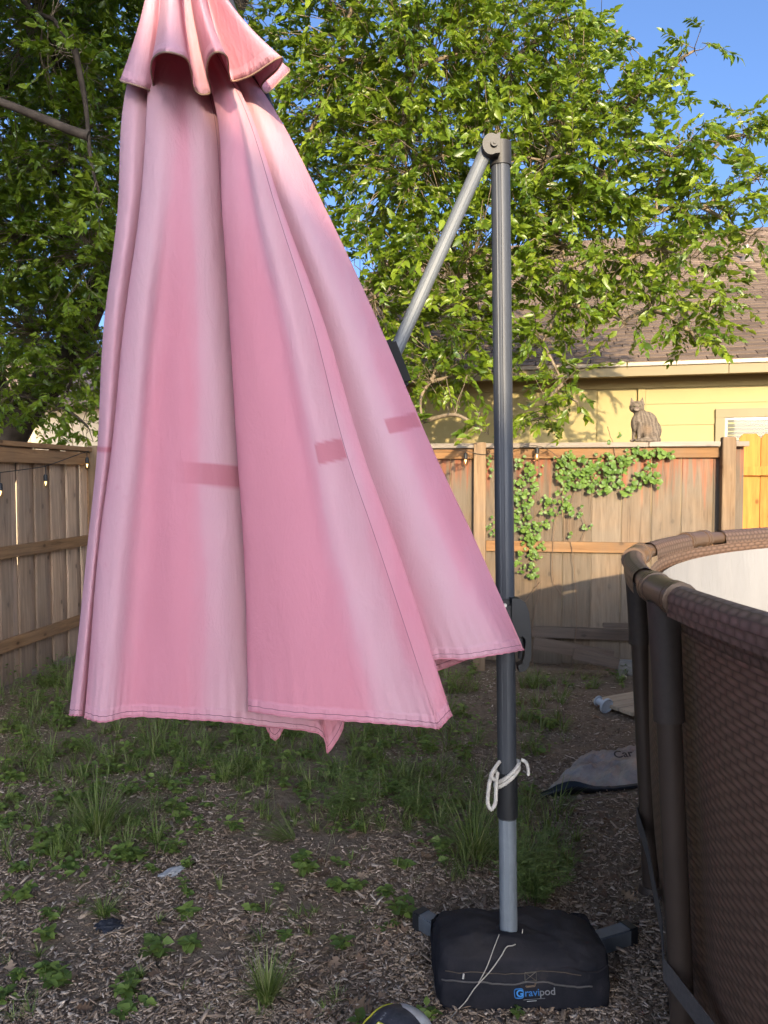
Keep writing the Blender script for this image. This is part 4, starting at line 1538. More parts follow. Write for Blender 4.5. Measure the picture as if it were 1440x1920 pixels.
def rope_tube(mb, ctrl, r, sub=8, strands=3, pitch=.02, closed=False):
    """a laid rope: strands twisted round the path"""
    pts = catmull_closed(np.array([[tuple(p)] for p in ctrl]), sub, closed=False)[:, 0]
    pts = [Vector(p) for p in pts]
    # resample
    res = [pts[0]]
    step = .004
    for p in pts[1:]:
        while (p - res[-1]).length > step:
            res.append(res[-1] + (p - res[-1]).normalized() * step)
    t0 = (res[1] - res[0]).normalized()
    a = t0.cross(Vector((0.3, 0.2, 1))).normalized()
    frames = []
    for i, p in enumerate(res):
        t_ = (res[min(i + 1, len(res) - 1)] - res[max(i - 1, 0)]).normalized()
        a = (a - t_ * a.dot(t_)).normalized()
        frames.append((p, a.copy(), t_.cross(a)))
    for s in range(strands):
        path = []
        for i, (p, a_, b_) in enumerate(frames):
            th = 2 * math.pi * (s / strands + i * step / pitch)
            path.append(p + (a_ * math.cos(th) + b_ * math.sin(th)) * r * .5)
        mb.tube(path, r * .56, 6)


def build_rope():
    white = mat_plain('white_rope', (.58, .54, .48), .8, 0, .15, 80, .5)
    c0 = at_z(z_at(1447))
    root = tag(empty('rope', c0), 'white braided rope knotted round the pole with hanging loop', 'rope')
    mb = MB()
    for dz0, off in ((0, 0), (-.015, .002)):
        pts = []
        for th in np.linspace(math.radians(150), math.radians(420), 16):
            p = at_z(z_at(1447)) + Vector((.036 * math.cos(th), .036 * math.sin(th), 0))
            p.z += dz0 + .030 * math.cos(th) * 1.0
            pts.append(p)
        rope_tube(mb, pts, .0065)
    mb.build('wrap', white, root)
    k = P(925, 1452, 2.29)
    mb = MB()
    rope_tube(mb, [at_z(z_at(1440)) + Vector((-.034, -.012, -.01)), k + Vector((.0, -.004, .012)), P(919, 1462, 2.285), P(915, 1490, 2.285), P(915, 1508, 2.285), P(921, 1518, 2.285), P(928, 1508, 2.287), P(930, 1480, 2.29), P(931, 1455, 2.29)], .0065)
    rope_tube(mb, [P(937, 1428, 2.31), P(925, 1445, 2.28), P(920, 1456, 2.275), P(930, 1462, 2.28), P(933, 1446, 2.285)], .006)
    mb.build('loop', white, root)
    mb = MB()
    rope_tube(mb, [P(978, 1425, 2.30), P(985, 1428, 2.295), P(990, 1440, 2.295), P(990.5, 1456, 2.295)], .0058)
    mb.build('tail', white, root)


build_rope()


def build_cord():
    m = mat_plain('thin_cord', (.42, .38, .32), .8, 0, .1, 60)
    mb = MB()
    def on(px, py):
        o_ = Vector((0, 0, CAM_H)); d_ = (P(px, py, 2.0) - o_).normalized()
        h_ = bag_bvh.ray_cast(o_, d_)
        return h_[0] - d_ * .009 if h_[0] else G(px, py, .01)
    ctrl = [P(980, 1742, 2.298), P(977, 1760, 2.287)] + [on(*q) for q in ((961, 1773), (951, 1775), (940, 1792), (920, 1820), (890, 1853), (873, 1878), (858, 1900), (843, 1918), (820, 1945))]
    pts = catmull_closed(np.array([[p[:]] for p in ctrl]), 6, closed=False)[:, 0]
    mb.tube([Vector(p) for p in pts], .0017, 5)
    o = mb.build('cord', m)
    tag(o, 'thin pale cord trailing from the pole base over the black bag', 'cord')
    mb = MB()
    ctrl = [on(*q) for q in ((936, 1752), (926, 1778), (912, 1815), (897, 1843))]
    pts = catmull_closed(np.array([[p[:]] for p in ctrl]), 6, closed=False)[:, 0]
    mb.tube([Vector(p) for p in pts], .0015, 5)
    link('cord_end', mb.mesh('cord_end'), m, o)


build_cord()


# =================================================================== CAT
def build_cat():
    s = back_s(1203)
    foot = MBK @ Vector((s, -.02, 1.849))
    yaw = 0
    mb = MB()

    def el(c, r, rot=None):
        Mr = None
        if rot: Mr = Matrix.Rotation(rot[0], 4, 'X') @ Matrix.Rotation(rot[1], 4, 'Y') @ Matrix.Rotation(rot[2], 4, 'Z')
        mb.ellipsoid(c, r, Mr, 18, 12)
    # x to the right, y away from the camera, z up; cat faces left and towards us
    el((.055, .0, .085), (.086, .062, .090))           # rump
    el((.040, .0, .150), (.070, .056, .085), (0, -.30, 0))     # back
    el((-.005, .0, .175), (.062, .052, .080), (0, -.5, 0))    # shoulders
    el((-.042, -.005, .150), (.050, .044, .078), (0, .15, 0))  # chest
    el((-.030, -.005, .222), (.042, .040, .045))       # neck
    el((-.052, -.012, .266), (.056, .050, .047))       # head
    el((-.063, -.056, .248), (.026, .018, .018))       # muzzle
    el((-.078, -.022, .255), (.028, .028, .026))       # cheeks
    el((-.027, -.024, .255), (.028, .028, .026))
    el((.055, -.040, .065), (.062, .032, .062))        # near haunch
    el((.010, -.052, .018), (.045, .020, .018))        # hind foot
    for yy, xx in ((-.040, -.036), (.010, -.062)):
        mb.tube([(xx + .004, yy, .150), (xx, yy, .085), (xx - .003, yy, .035), (xx - .008, yy - .004, .012)], [.026, .0185, .0145, .016], 12)
        el((xx - .016, yy - .008, .012), (.022, .016, .012))
    # tail wrapped round in front
    mb.tube([(.115, .0, .02), (.110, -.045, .016), (.07, -.072, .013), (.02, -.078, .012), (-.03, -.070, .012), (-.062, -.050, .013), (-.072, -.035, .016)], [.018, .018, .016, .015, .014, .013, .010], 10)
    # ears
    for sx in (-1, 1):
        cx_ = -.052 + sx * .030
        mb.add([(cx_ - .030, -.034, .280), (cx_ + .030, -.034, .280), (cx_ + .0, .022, .282), (cx_ + sx * .014, -.014, .350)], [(0, 1, 3), (1, 2, 3), (2, 0, 3), (0, 2, 1)])
    me = mb.mesh('cat_raw')
    tmp = bpy.data.objects.new('cat_raw', me)
    C.objects.link(tmp)
    md = tmp.modifiers.new('r', 'REMESH'); md.mode = 'VOXEL'; md.voxel_size = .0045
    sm = tmp.modifiers.new('s', 'SMOOTH'); sm.factor = .5; sm.iterations = 5
    dg = bpy.context.evaluated_depsgraph_get()
    me2 = bpy.data.meshes.new_from_object(tmp.evaluated_get(dg))
    bpy.data.objects.remove(tmp)
    me2.polygons.foreach_set('use_smooth', [True] * len(me2.polygons))
    sc = 1.035
    t = NT('tabby_fur')
    co = t.coord('Object', False)
    wv = t.n('ShaderNodeTexWave', wave_type='BANDS', bands_direction='X')
    t.l(t.mapping(co, (1, .5, .55), (0, .35, 0)), wv.inputs['Vector'])
    t.set(wv, Scale=11.0, Distortion=16.0, Detail=4.0, Detail_Scale=.9)
    cc = t.ramp(wv.outputs['Fac'], [(.25, (.08, .061, .048)), (.5, (.14, .108, .082)), (.8, (.20, .16, .122))])
    sx = t.n('ShaderNodeSeparateXYZ')
    t.l(co, sx.inputs[0])
    # warm pale belly patch behind the front legs and pale muzzle
    def blob(c, r):
        vm = t.n('ShaderNodeVectorMath', operation='DISTANCE')
        t.l(co, vm.inputs[0]); vm.inputs[1].default_value = c
        return t.ramp(t.math('DIVIDE', vm.outputs['Value'], r), [(.45, (1, 1, 1)), (1.0, (0, 0, 0))])
    cc = t.mix(t.math('MULTIPLY', blob((.012, -.07, .095), .05), .6), cc, (.30, .185, .10))
    cc = t.mix(t.math('MULTIPLY', blob((-.064, -.068, .240), .022), .75), cc, (.45, .37, .30))
    cc = t.mix(t.math('MULTIPLY', blob((-.084, -.05, .268), .013), .7), cc, (.36, .29, .2))
    cc = t.mix(t.math('MULTIPLY', blob((-.040, -.05, .268), .013), .7), cc, (.36, .29, .2))
    cc = t.mix(t.math('MULTIPLY', blob((.004, -.06, .02), .035), .6), cc, (.34, .28, .21))
    nz = t.noise(t.mapping(co, (60, 60, 220)), 1.0, 3)
    cc = t.mix(.5, cc, t.ramp(nz, [(.3, (.085, .067, .052)), (.7, (.22, .178, .138))]))
    fur = t.bsdf(cc, .9, 0, t.bump(nz, .8, .004), .15)
    root = link('cat', me2, fur)
    root.location = foot
    root.rotation_euler.z = math.atan2(BDIR.y, BDIR.x) + .12
    root.scale = (sc, sc, sc)
    tag(root, 'grey brown tabby cat sitting on top of the plank fence', 'cat')
    dark = mat_plain('cat_nose', (.10, .045, .035), .5)
    eye = mat_plain('cat_eye', (.05, .05, .015), .2)
    pale = mat_plain('cat_inner_ear', (.50, .33, .24), .8)

    def child(name, m2, mat):
        o = bpy.data.objects.new(name, m2.mesh(name)); C.objects.link(o); o.data.materials.append(mat); o.parent = root
    for sx_ in (-1, 1):
        m2 = MB(); m2.ellipsoid((-.062 + sx_ * .0215, -.0585, .270), (.009, .005, .005), Matrix.Rotation(-sx_ * .35, 4, 'Y'), 10, 6); child('eye', m2, eye)
        cx_ = -.052 + sx_ * .030
        m2 = MB(); m2.add([(cx_ - .010, -.0225, .292), (cx_ + .010, -.0225, .292), (cx_ + sx_ * .008, -.0190, .322)], [(0, 1, 2)]); child('inner_ear', m2, pale)
    m2 = MB(); m2.ellipsoid((-.064, -.074, .254), (.0065, .004, .005), None, 8, 6); child('nose', m2, dark)


build_cat()


# =================================================================== IVY
def build_ivy():
    root = empty('ivy_vine', MBK @ Vector((back_s(1000), -.06, 0)), 'green ivy climbing over the plank fence beside the pole', 'vine')
    cols = [(.065, .13, .025), (.10, .18, .03), (.15, .235, .045)]
    lm = mat_leaf_obj('ivy_leaf', cols, .25, .45, .4)
    # lobed leaf, domed
    out = []
    for k in range(15):
        th = 2 * math.pi * k / 15
        r = 1 + .14 * math.cos(5 * th)
        if k == 0: r *= .35
        out.append((math.sin(th) * r, -math.cos(th) * r * .95 + .3, -.18 * r * r + .05 * math.cos(5 * th)))
    meshes = []
    for sc in (.017, .021, .026):
        mb = MB()
        mb.add([(0, .25 * sc, .08 * sc)] + [(x * sc, y * sc, z * sc) for x, y, z in out], [(0, 1 + k, 1 + (k + 1) % 15) for k in range(15)], True)
        me = mb.mesh('ivy_leaf'); me.materials.append(lm); meshes.append(me)
    blobs = [  # photo px, py, rx, ry, n
        (1075, 885, 34, 32, 46), (1120, 890, 36, 34, 46), (1150, 870, 26, 24, 20), (1060, 862, 20, 16, 8), (1200, 848, 18, 10, 8), (1228, 852, 20, 9, 9), (1175, 858, 16, 12, 8), (1250, 853, 10, 9, 5),
        (1218, 885, 14, 20, 9), (1200, 900, 16, 14, 9), (1176, 918, 12, 10, 7), (1160, 905, 10, 8, 4), (1225, 905, 8, 8, 3),
        (985, 905, 24, 42, 26), (975, 965, 22, 40, 22), (990, 1000, 22, 26, 14), (1005, 1025, 14, 26, 12), (1000, 1070, 12, 16, 8), (978, 1055, 12, 22, 7), (1015, 985, 12, 14, 5),
        (1045, 935, 22, 16, 12), (1062, 955, 14, 14, 7), (1030, 960, 12, 20, 6), (1085, 960, 10, 10, 4), (1070, 1000, 6, 5, 2), (1098, 990, 10, 8, 4), (1012, 880, 8, 12, 3),
        (915, 868, 10, 22, 7), (921, 990, 8, 22, 8), (1145, 828, 14, 8, 5), (1155, 820, 6, 8, 2), (1020, 945, 8, 10, 3), (972, 862, 8, 10, 4)]
    n = 0
    for bx, by, rx, ry, k in blobs:
        for _ in range(k):
            if n >= 298: break
            a = random.uniform(0, 2 * math.pi); q = math.sqrt(random.random())
            px, py = bx + rx * q * math.cos(a), by + ry * q * math.sin(a)
            s = back_s(px)
            off = -.06 - random.uniform(0, .07)
            w = MBK @ Vector((s, off, 0))
            z = P(px, py, w.y).z
            R = Matrix.Rotation(random.uniform(-.6, .6), 4, 'Z') @ Matrix.Rotation(math.radians(90) + random.uniform(-.75, .45), 4, 'X') @ Matrix.Rotation(math.pi + random.uniform(-.9, .9), 4, 'Z')
            place('leaf', random.choice(meshes), lm, root, Matrix.Translation((w.x, w.y, z)) @ R)
            n += 1
    # the smaller leaves between them, too many to pick apart
    ex_p, ex_d, ex_n, ex_L = [], [], [], []
    for bx, by, rx, ry, k in blobs:
        for _ in range(int(k * 1.5)):
            a = random.uniform(0, 2 * math.pi); q = math.sqrt(random.random()) * 1.08
            px, py = bx + rx * q * math.cos(a), by + ry * q * math.sin(a)
            w = MBK @ Vector((back_s(px), -.055 - random.uniform(0, .05), 0))
            ex_p.append((w.x, w.y, P(px, py, w.y).z)); th = random.uniform(0, 2 * math.pi)
            ex_d.append((math.cos(th), random.uniform(-.3, .1), math.sin(th))); ex_n.append((random.uniform(-.5, .5), -1, random.uniform(-.2, .7))); ex_L.append(random.uniform(.02, .038))
    ex_L = np.array(ex_L)
    V, Fs, R = leaf_field(np.array(ex_p), np.array(ex_d), np.array(ex_n), ex_L, ex_L * .95, .15)
    o = link('foliage', np_mesh('foliage', V, Fs, {'rnd': R}), mat_leaf('ivy_small_leaf', cols, .25, .45, .4), root)
    tag(o, kind='stuff')
    # runners
    sm = mat_plain('ivy_stem', (.16, .10, .06), .8, 0, .25, 30)
    paths = [[(1075, 1250), (1082, 1150), (1075, 1050), (1068, 1000), (1072, 940), (1090, 900), (1120, 880)],
             [(1002, 1250), (1000, 1170), (1010, 1110), (1004, 1060), (990, 1000), (980, 930), (985, 880)],
             [(1110, 885), (1150, 868), (1190, 846), (1225, 850), (1255, 852)], [(1225, 852), (1220, 885), (1200, 902), (1175, 920), (1150, 915)],
             [(1085, 950), (1098, 990), (1090, 1012)], [(1060, 1120), (1042, 1100), (1036, 1040), (1044, 960)], [(965, 1180), (985, 1130), (1015, 1090)],
             [(1150, 860), (1148, 835), (1140, 815), (1136, 800)]]
    for path in paths:
        pts = []
        for px, py in path:
            w = MBK @ Vector((back_s(px), -.058, 0))
            pts.append((w.x, w.y, max(.01, P(px, py, w.y).z)))
        sp = catmull_closed(np.array([[p] for p in pts]), 7, closed=False)[:, 0]
        mb = MB()
        mb.tube([Vector(p) + Vector((random.uniform(-.004, .004), random.uniform(-.012, .0), 0)) for p in sp], .0028, 5)
        mb.build('stem', sm, root)


build_ivy()


# =================================================================== TREE
def build_tree():
    trunk_base = Vector((-4.35, 8.1, 0))
    root = empty('ash_tree', trunk_base, 'large leafy tree with drooping branches overhanging the fences', 'tree')
    p1 = P(10, 830, 8.0); p2 = P(110, 690, 7.9); p3 = P(215, 480, 7.7); p4 = P(330, 250, 7.5); p5 = P(450, 0, 7.3); p6 = P(560, -260, 7.1)
    trunk_pts = [trunk_base, p1, p2, p3, p4, p5, p6]
    sp = catmull_closed(np.array([[tuple(p)] for p in trunk_pts]), 8, closed=False)[:, 0]
    sp = [Vector(p) + Vector((.03 * mnoise.noise(Vector(p) * 1.5), .03 * mnoise.noise(Vector(p) * 1.5 + Vector((9, 0, 0))), 0)) for p in sp]
    n = len(sp)
    mb = MB(); mb.tube(sp, [.23 - .19 * (i / n) ** .8 for i in range(n)], 14); mb.build('trunk', M['bark'], root)
    mb = MB()
    q = [P(20, 830, 8.0), P(-40, 600, 7.6), P(-60, 300, 7.0), P(60, 60, 6.6), P(120, -200, 6.2)]
    sp2 = catmull_closed(np.array([[tuple(p)] for p in q]), 8, closed=False)[:, 0]
    mb.tube([Vector(p) for p in sp2], [.15 - .12 * i / len(sp2) for i in range(len(sp2))], 10); mb.build('limb', M['bark'], root)

    # crown masses: px, py, depth, radius px x, radius px y, radius depth, sprays
    masses = [
        # right, sunlit
        (640, 120, 6.4, 150, 190, .9, 210), (760, 330, 6.3, 150, 190, .8, 230), (800, 120, 6.2, 170, 180, 1.0, 260), (960, 120, 6.3, 150, 150, .9, 210), (1010, 300, 6.1, 150, 150, .8, 210),
        (880, 480, 6.2, 170, 130, .8, 200), (1080, 60, 6.6, 70, 75, .6, 48), (1090, 190, 6.2, 100, 80, .7, 90), (1130, 320, 6.0, 130, 90, .7, 120), (1060, 450, 6.1, 130, 110, .7, 130),
        (1180, 210, 6.0, 70, 50, .5, 34), (1250, 140, 5.9, 50, 36, .4, 15), (1305, 95, 5.8, 34, 26, .3, 8), (1190, 75, 6.4, 26, 24, .3, 6), (1250, 280, 5.9, 80, 55, .5, 40), (1330, 290, 5.8, 60, 60, .4, 26),
        (1400, 250, 5.8, 45, 60, .4, 18), (1420, 340, 5.8, 40, 60, .4, 16), (1330, 390, 5.8, 80, 55, .5, 38), (1230, 400, 5.9, 100, 70, .5, 58), (1410, 440, 5.7, 40, 40, .4, 14),
        (1180, 495, 5.9, 100, 50, .5, 44), (1300, 480, 5.8, 70, 40, .4, 26), (1330, 560, 5.7, 60, 34, .4, 22), (1220, 570, 5.8, 75, 36, .4, 26), (1280, 610, 5.7, 50, 26, .35, 14), (1180, 610, 5.8, 40, 24, .35, 6), (1310, 640, 5.7, 34, 16, .3, 5),
        (1060, 560, 6.0, 90, 46, .6, 34), (1010, 645, 6.0, 60, 44, .5, 20), (1050, 710, 5.9, 56, 30, .45, 16), (1020, 775, 5.9, 55, 30, .4, 15), (1075, 750, 5.9, 24, 22, .3, 4),
        (850, 610, 6.2, 130, 80, .7, 105), (810, 700, 6.1, 70, 44, .6, 34), (880, 715, 6.1, 40, 26, .5, 9), (790, 790, 6.0, 34, 30, .4, 6), (700, 560, 6.4, 120, 150, .7, 130),
        # over the top of the frame, unseen; added heavy at left to block sky
        (700, -120, 6.0, 220, 120, 1.2, 150), (960, -110, 6.2, 180, 90, 1.0, 110), (400, -100, 6.2, 260, 150, 1.4, 200), (100, -150, 6.0, 260, 150, 2.0, 330), (100, -420, 5.6, 300, 160, 2.2, 260),
        # left, in the shade of the house
        (90, 90, 6.6, 170, 150, 1.1, 180), (130, 280, 6.7, 170, 150, 1.1, 190), (60, 430, 6.9, 140, 140, 1.0, 150), (180, 480, 6.8, 110, 130, .9, 100), (70, 620, 7.2, 130, 110, .8, 110),
        (150, 700, 7.2, 80, 70, .7, 46), (20, 740, 7.4, 70, 60, .6, 40), (110, 770, 7.3, 50, 34, .5, 18), (160, 800, 7.1, 34, 24, .4, 10), (-90, 300, 6.8, 130, 330, 1.2, 150),
        (330, 120, 7.0, 160, 220, 1.0, 150), (420, 380, 7.0, 180, 220, .9, 150), (560, 300, 6.8, 120, 220, .8, 140), (330, 620, 7.0, 150, 140, .7, 60), (560, 640, 6.9, 120, 130, .7, 60),
        (60, 300, 8.7, 330, 420, .6, 460), (330, 200, 8.6, 260, 420, .5, 200), (760, 260, 8.0, 280, 300, .5, 260), (60, 640, 8.6, 140, 130, .4, 90), (905, 805, 5.7, 26, 26, .25, 5),
        (-420, 200, 5.0, 250, 330, .9, 260), (-250, -330, 4.6, 330, 230, .9, 300), (-700, 100, 4.0, 300, 330, .8, 220),  # unseen crown added beyond the left edge, keeps sky light off the left leaves
        (185, 360, 5.4, 24, 40, .25, 6), (140, 105, 5.3, 60, 24, .3, 8), (50, 30, 5.6, 50, 30, .3, 7),
    ]
    so, sdir, slen, sright, scent = [], [], [], [], []
    for k, (px, py, Y, rx, ry, rd, ns) in enumerate(masses):
        c = P(px, py, Y)
        mm = Y / F_PX
        ns = int(ns * (1.75 if px < 250 and py < 760 else .9 if px > 1120 else 1.1))
        for _ in range(ns):
            v = rng.normal(size=3)
            v /= np.linalg.norm(v)
            q = rng.random() ** .42
            o = np.array([c.x + v[0] * q * rx * mm * .92, c.y + v[1] * q * rd, c.z + v[2] * q * ry * mm * .92])
            out = v * np.array([1, .8, .55]) + rng.normal(size=3) * .45
            out[2] -= .12
            so.append(o); sdir.append(out / np.linalg.norm(out)); slen.append(rng.uniform(.10, .30)); scent.append(k)
    so, sdir, slen = np.array(so), np.array(sdir), np.array(slen)
    ns = len(so)
    NL = 18
    pos, drs, nrs, Ls, Ws, rn = [], [], [], [], [], []
    twV, twF, off = [], [], 0
    spray_t = rng.random(ns)
    for k in range(NL):
        t = (k + .6) / NL
        droop = np.zeros((ns, 3)); droop[:, 2] = -(slen * t * t * .22)
        p = so + sdir * (slen * t)[:, None] + droop
        side = unit(np.cross(sdir, np.array([0, 0, 1.0])) + 1e-4)
        sgn = 1 if k % 2 else -1
        d = sdir * .75 + side * sgn * rng.uniform(.5, 1.0, ns)[:, None] + rng.normal(size=(ns, 3)) * .28
        if k == NL - 1: d = sdir + rng.normal(size=(ns, 3)) * .15
        d[:, 2] -= .16
        nr = np.array([0, -.35, .6]) + rng.normal(size=(ns, 3)) * .7
        L = rng.uniform(.042, .066, ns) * (1 + .75 * rng.random(ns) ** 3)
        pos.append(p); drs.append(unit(d)); nrs.append(nr); Ls.append(L); Ws.append(L * rng.uniform(.38, .54, ns))
        rn.append(np.clip(spray_t * .6 + rng.random(ns) * .4, 0, 1))
    pos, drs, nrs = np.concatenate(pos), np.concatenate(drs), np.concatenate(nrs)
    Ls, Ws, rn = np.concatenate(Ls), np.concatenate(Ws), np.concatenate(rn)
    keep = rng.random(len(pos)) < .93
    keep &= pos[:, 2] > .4
    pos, drs, nrs, Ls, Ws, rn = (a[keep] for a in (pos, drs, nrs, Ls, Ws, rn))
    cols = [(.038, .085, .011), (.10, .172, .015), (.185, .262, .021), (.28, .355, .032)]
    lm = mat_leaf('tree_leaf', cols, .42, .36, .6, (.42, .52, .03))
    lmo = mat_leaf_obj('tree_leaf_near', cols, .42, .36, .6, (.42, .52, .03))
    # the 300 leaves that show largest stay single objects
    upx = 720 + F_PX * pos[:, 0] / pos[:, 1]
    vpx = 900 - F_PX * (pos[:, 2] - CAM_H) / pos[:, 1]
    vis = (upx > 5) & (upx < 1435) & (vpx > 5) & (vpx < 830) & ~((upx > 200) & (upx < 560 + .42 * np.maximum(0, vpx - 300)))
    score = np.where(vis, Ls / pos[:, 1] * (1 + .3 * rng.random(len(pos))) - pos[:, 1] * .004, -1)
    pick = np.argsort(-score)[:300]
    mask = np.ones(len(pos), bool); mask[pick] = False
    V, Fs, R = leaf_field(pos[mask], drs[mask], nrs[mask], Ls[mask], Ws[mask], .2, rn[mask])
    crown = link('crown', np_mesh('crown', V, Fs, {'rnd': R}), lm, root)
    tag(crown, kind='stuff')
    lv, lf, _ = leaf_field(np.zeros((1, 3)), np.array([[1.0, 0, 0]]), np.array([[0, 0, 1.0]]), np.array([1.0]), np.array([.43]), .2)
    lme = np_mesh('leaf', lv, lf); lme.materials.append(lmo)
    for i in pick:
        d = Vector(drs[i]); sd = d.cross(Vector(nrs[i])).normalized(); nn = sd.cross(d).normalized()
        L = float(Ls[i])
        M4 = Matrix(((d.x, -sd.x, nn.x, 0), (d.y, -sd.y, nn.y, 0), (d.z, -sd.z, nn.z, 0), (0, 0, 0, 1))) @ Matrix.Scale(L, 4)
        M4.translation = Vector(pos[i])
        place('leaf', lme, lmo, root, M4)
    # limbs to each mass, twigs to each spray
    hubs = [Vector(p) for p in sp]
    cents = [P(m_[0], m_[1], m_[2]) for m_ in masses]
    limb_pts = []
    order = sorted(range(len(cents)), key=lambda i: min((cents[i] - h).length for h in hubs))
    nodes = list(hubs[10:])
    for i in order:
        c = cents[i]
        near = min(nodes, key=lambda h: (h - c).length + .35 * abs(h.z - c.z) + max(0, c.z - h.z) * -.1)
        L = (c - near).length
        if L > 4.5: continue
        m_ = near.lerp(c, .5) + Vector((random.uniform(-.1, .1) * L, random.uniform(-.08, .08) * L, .12 * L))
        path = catmull_closed(np.array([[tuple(near)], [tuple(m_)], [tuple(c)]]), 7, closed=False)[:, 0]
        path = [Vector(p) + Vector((mnoise.noise(Vector(p) * 3), mnoise.noise(Vector(p) * 3 + Vector((5, 0, 0))), mnoise.noise(Vector(p) * 3 + Vector((0, 5, 0))))) * .05 for p in path]
        r0 = min(.05, .014 + .012 * L)
        mb = MB(); mb.tube(path, [r0 + (.007 - r0) * j / len(path) for j in range(len(path))], 7)
        mb.build('branch', M['bark'] if c.x < -.8 else M['twig'], root)
        nodes += path[3:]
        limb_pts += [(p, i) for p in path]
    lp = np.array([p[:] for p, _ in limb_pts])
    Vt, Ft = [], []
    off = 0
    for i in range(ns):
        if rng.random() < .25: continue
        o = so[i]
        j = np.argmin(((lp - o) ** 2).sum(1))
        a = lp[j]
        if np.linalg.norm(a - o) > 1.1: a = o - sdir[i] * .3
        e = o + sdir[i] * slen[i] * .9; e[2] -= slen[i] * .18
        mid = (a + o) / 2 + rng.normal(size=3) * .04
        pth = [a, mid, o, (o + e) / 2 + np.array([0, 0, slen[i] * .08]), e]
        rr = [.0045, .0038, .003, .0022, .0012]
        t_ = unit(e - a + 1e-6)
        s1 = unit(np.cross(t_, [0.1, .2, 1.0])); s2 = np.cross(t_, s1)
        for p, r in zip(pth, rr):
            for th in (0, 2.094, 4.189):
                Vt.append(p + (s1 * math.cos(th) + s2 * math.sin(th)) * r)
        for k in range(4):
            for q in range(3):
                Ft.append((off + 3 * k + q, off + 3 * k + (q + 1) % 3, off + 3 * k + 3 + (q + 1) % 3, off + 3 * k + 3 + q))
        off += 15
    o = link('twigs', np_mesh('twigs', np.array(Vt), np.array(Ft)), M['twig'], root)
    tag(o, kind='stuff')
    print('tree leaves', len(pos))


build_tree()


# =================================================================== STRING LIGHTS
def build_lights():
    blk = M['black_plastic']
    t = NT('bulb_glass')
    g = t.n('ShaderNodeBsdfGlass'); g.inputs['IOR'].default_value = 1.1; g.inputs['Roughness'].default_value = .02
    g.inputs['Color'].default_value = (1, .95, .85, 1)
    t.l(g.outputs[0], t.out.inputs[0])
    glass = t.m
    t = NT('bulb_filament')
    e = t.n('ShaderNodeEmission'); e.inputs[0].default_value = (1, .72, .28, 1); e.inputs[1].default_value = 4.0
    t.l(e.outputs[0], t.out.inputs[0])
    fil = t.m

    def bulb(root, p, drop):
        b = empty('bulb', p); b.parent = root; b.matrix_parent_inverse = root_matrix(root).inverted()
        mb = MB(); mb.tube([p, p + Vector((0, 0, -drop))], .003, 6); mb.build('lead', blk, b)
        q = p + Vector((0, 0, -drop))
        mb = MB(); mb.tube([q, q + Vector((0, 0, -.012)), q + Vector((0, 0, -.05))], [.010, .016, .0165], 12); mb.build('socket', blk, b)
        q = q + Vector((0, 0, -.05))
        mb = MB(); mb.tube([q, q + Vector((0, 0, -.012)), q + Vector((0, 0, -.030)), q + Vector((0, 0, -.048)), q + Vector((0, 0, -.060))], [.012, .017, .021, .016, .003], 14); mb.build('glass', glass, b)
        mb = MB(); mb.tube([q + Vector((-.004, 0, -.008)), q + Vector((0, 0, -.036)), q + Vector((.004, 0, -.008))], .0022, 6); mb.build('filament', fil, b)

    def lf(s, x=.09, z=1.6):
        return ML_LEFT @ Vector((x, s, z))

    def left_s(px):
        best = min(np.linspace(0, L_LEFT, 2000), key=lambda s: abs(720 + F_PX * lf(s).x / lf(s).y - px))
        return best

    def lpt(px, py):
        w = lf(left_s(px))
        return P(px, py, w.y)
    root = tag(empty('string_lights', lpt(85, 872)), 'string of small bulbs slung along the shaded left fence', 'string lights')
    path = [(-220, 868), (-90, 895), (0, 886), (40, 881), (84, 874), (120, 862), (150, 851), (166, 846)]
    pts = [lpt(*p) for p in path]
    sp = catmull_closed(np.array([[p[:]] for p in pts]), 6, closed=False)[:, 0]
    mb = MB(); mb.tube([Vector(p) for p in sp], .0035, 6); mb.build('cable', blk, root)
    bulb(root, lpt(0, 886), .075); bulb(root, lpt(85, 874), .065); bulb(root, lpt(163, 848), .045)

    def bpt(px, py):
        w = MBK @ Vector((back_s(px), -.14, 0))
        return P(px, py, w.y)
    root = tag(empty('string_lights', bpt(940, 846)), 'thin string of bulbs hung on the sunlit fence top beside the pole', 'string lights')
    path = [(760, 850), (830, 842), (873, 846), (905, 852), (950, 846), (980, 838), (1007, 836), (1030, 845), (1060, 868)]
    pts = [bpt(*p) for p in path]
    sp = catmull_closed(np.array([[p[:]] for p in pts]), 6, closed=False)[:, 0]
    mb = MB(); mb.tube([Vector(p) for p in sp], .0025, 6); mb.build('cable', blk, root)
    bulb(root, bpt(873, 846), .012); bulb(root, bpt(1007, 836), .012)


build_lights()


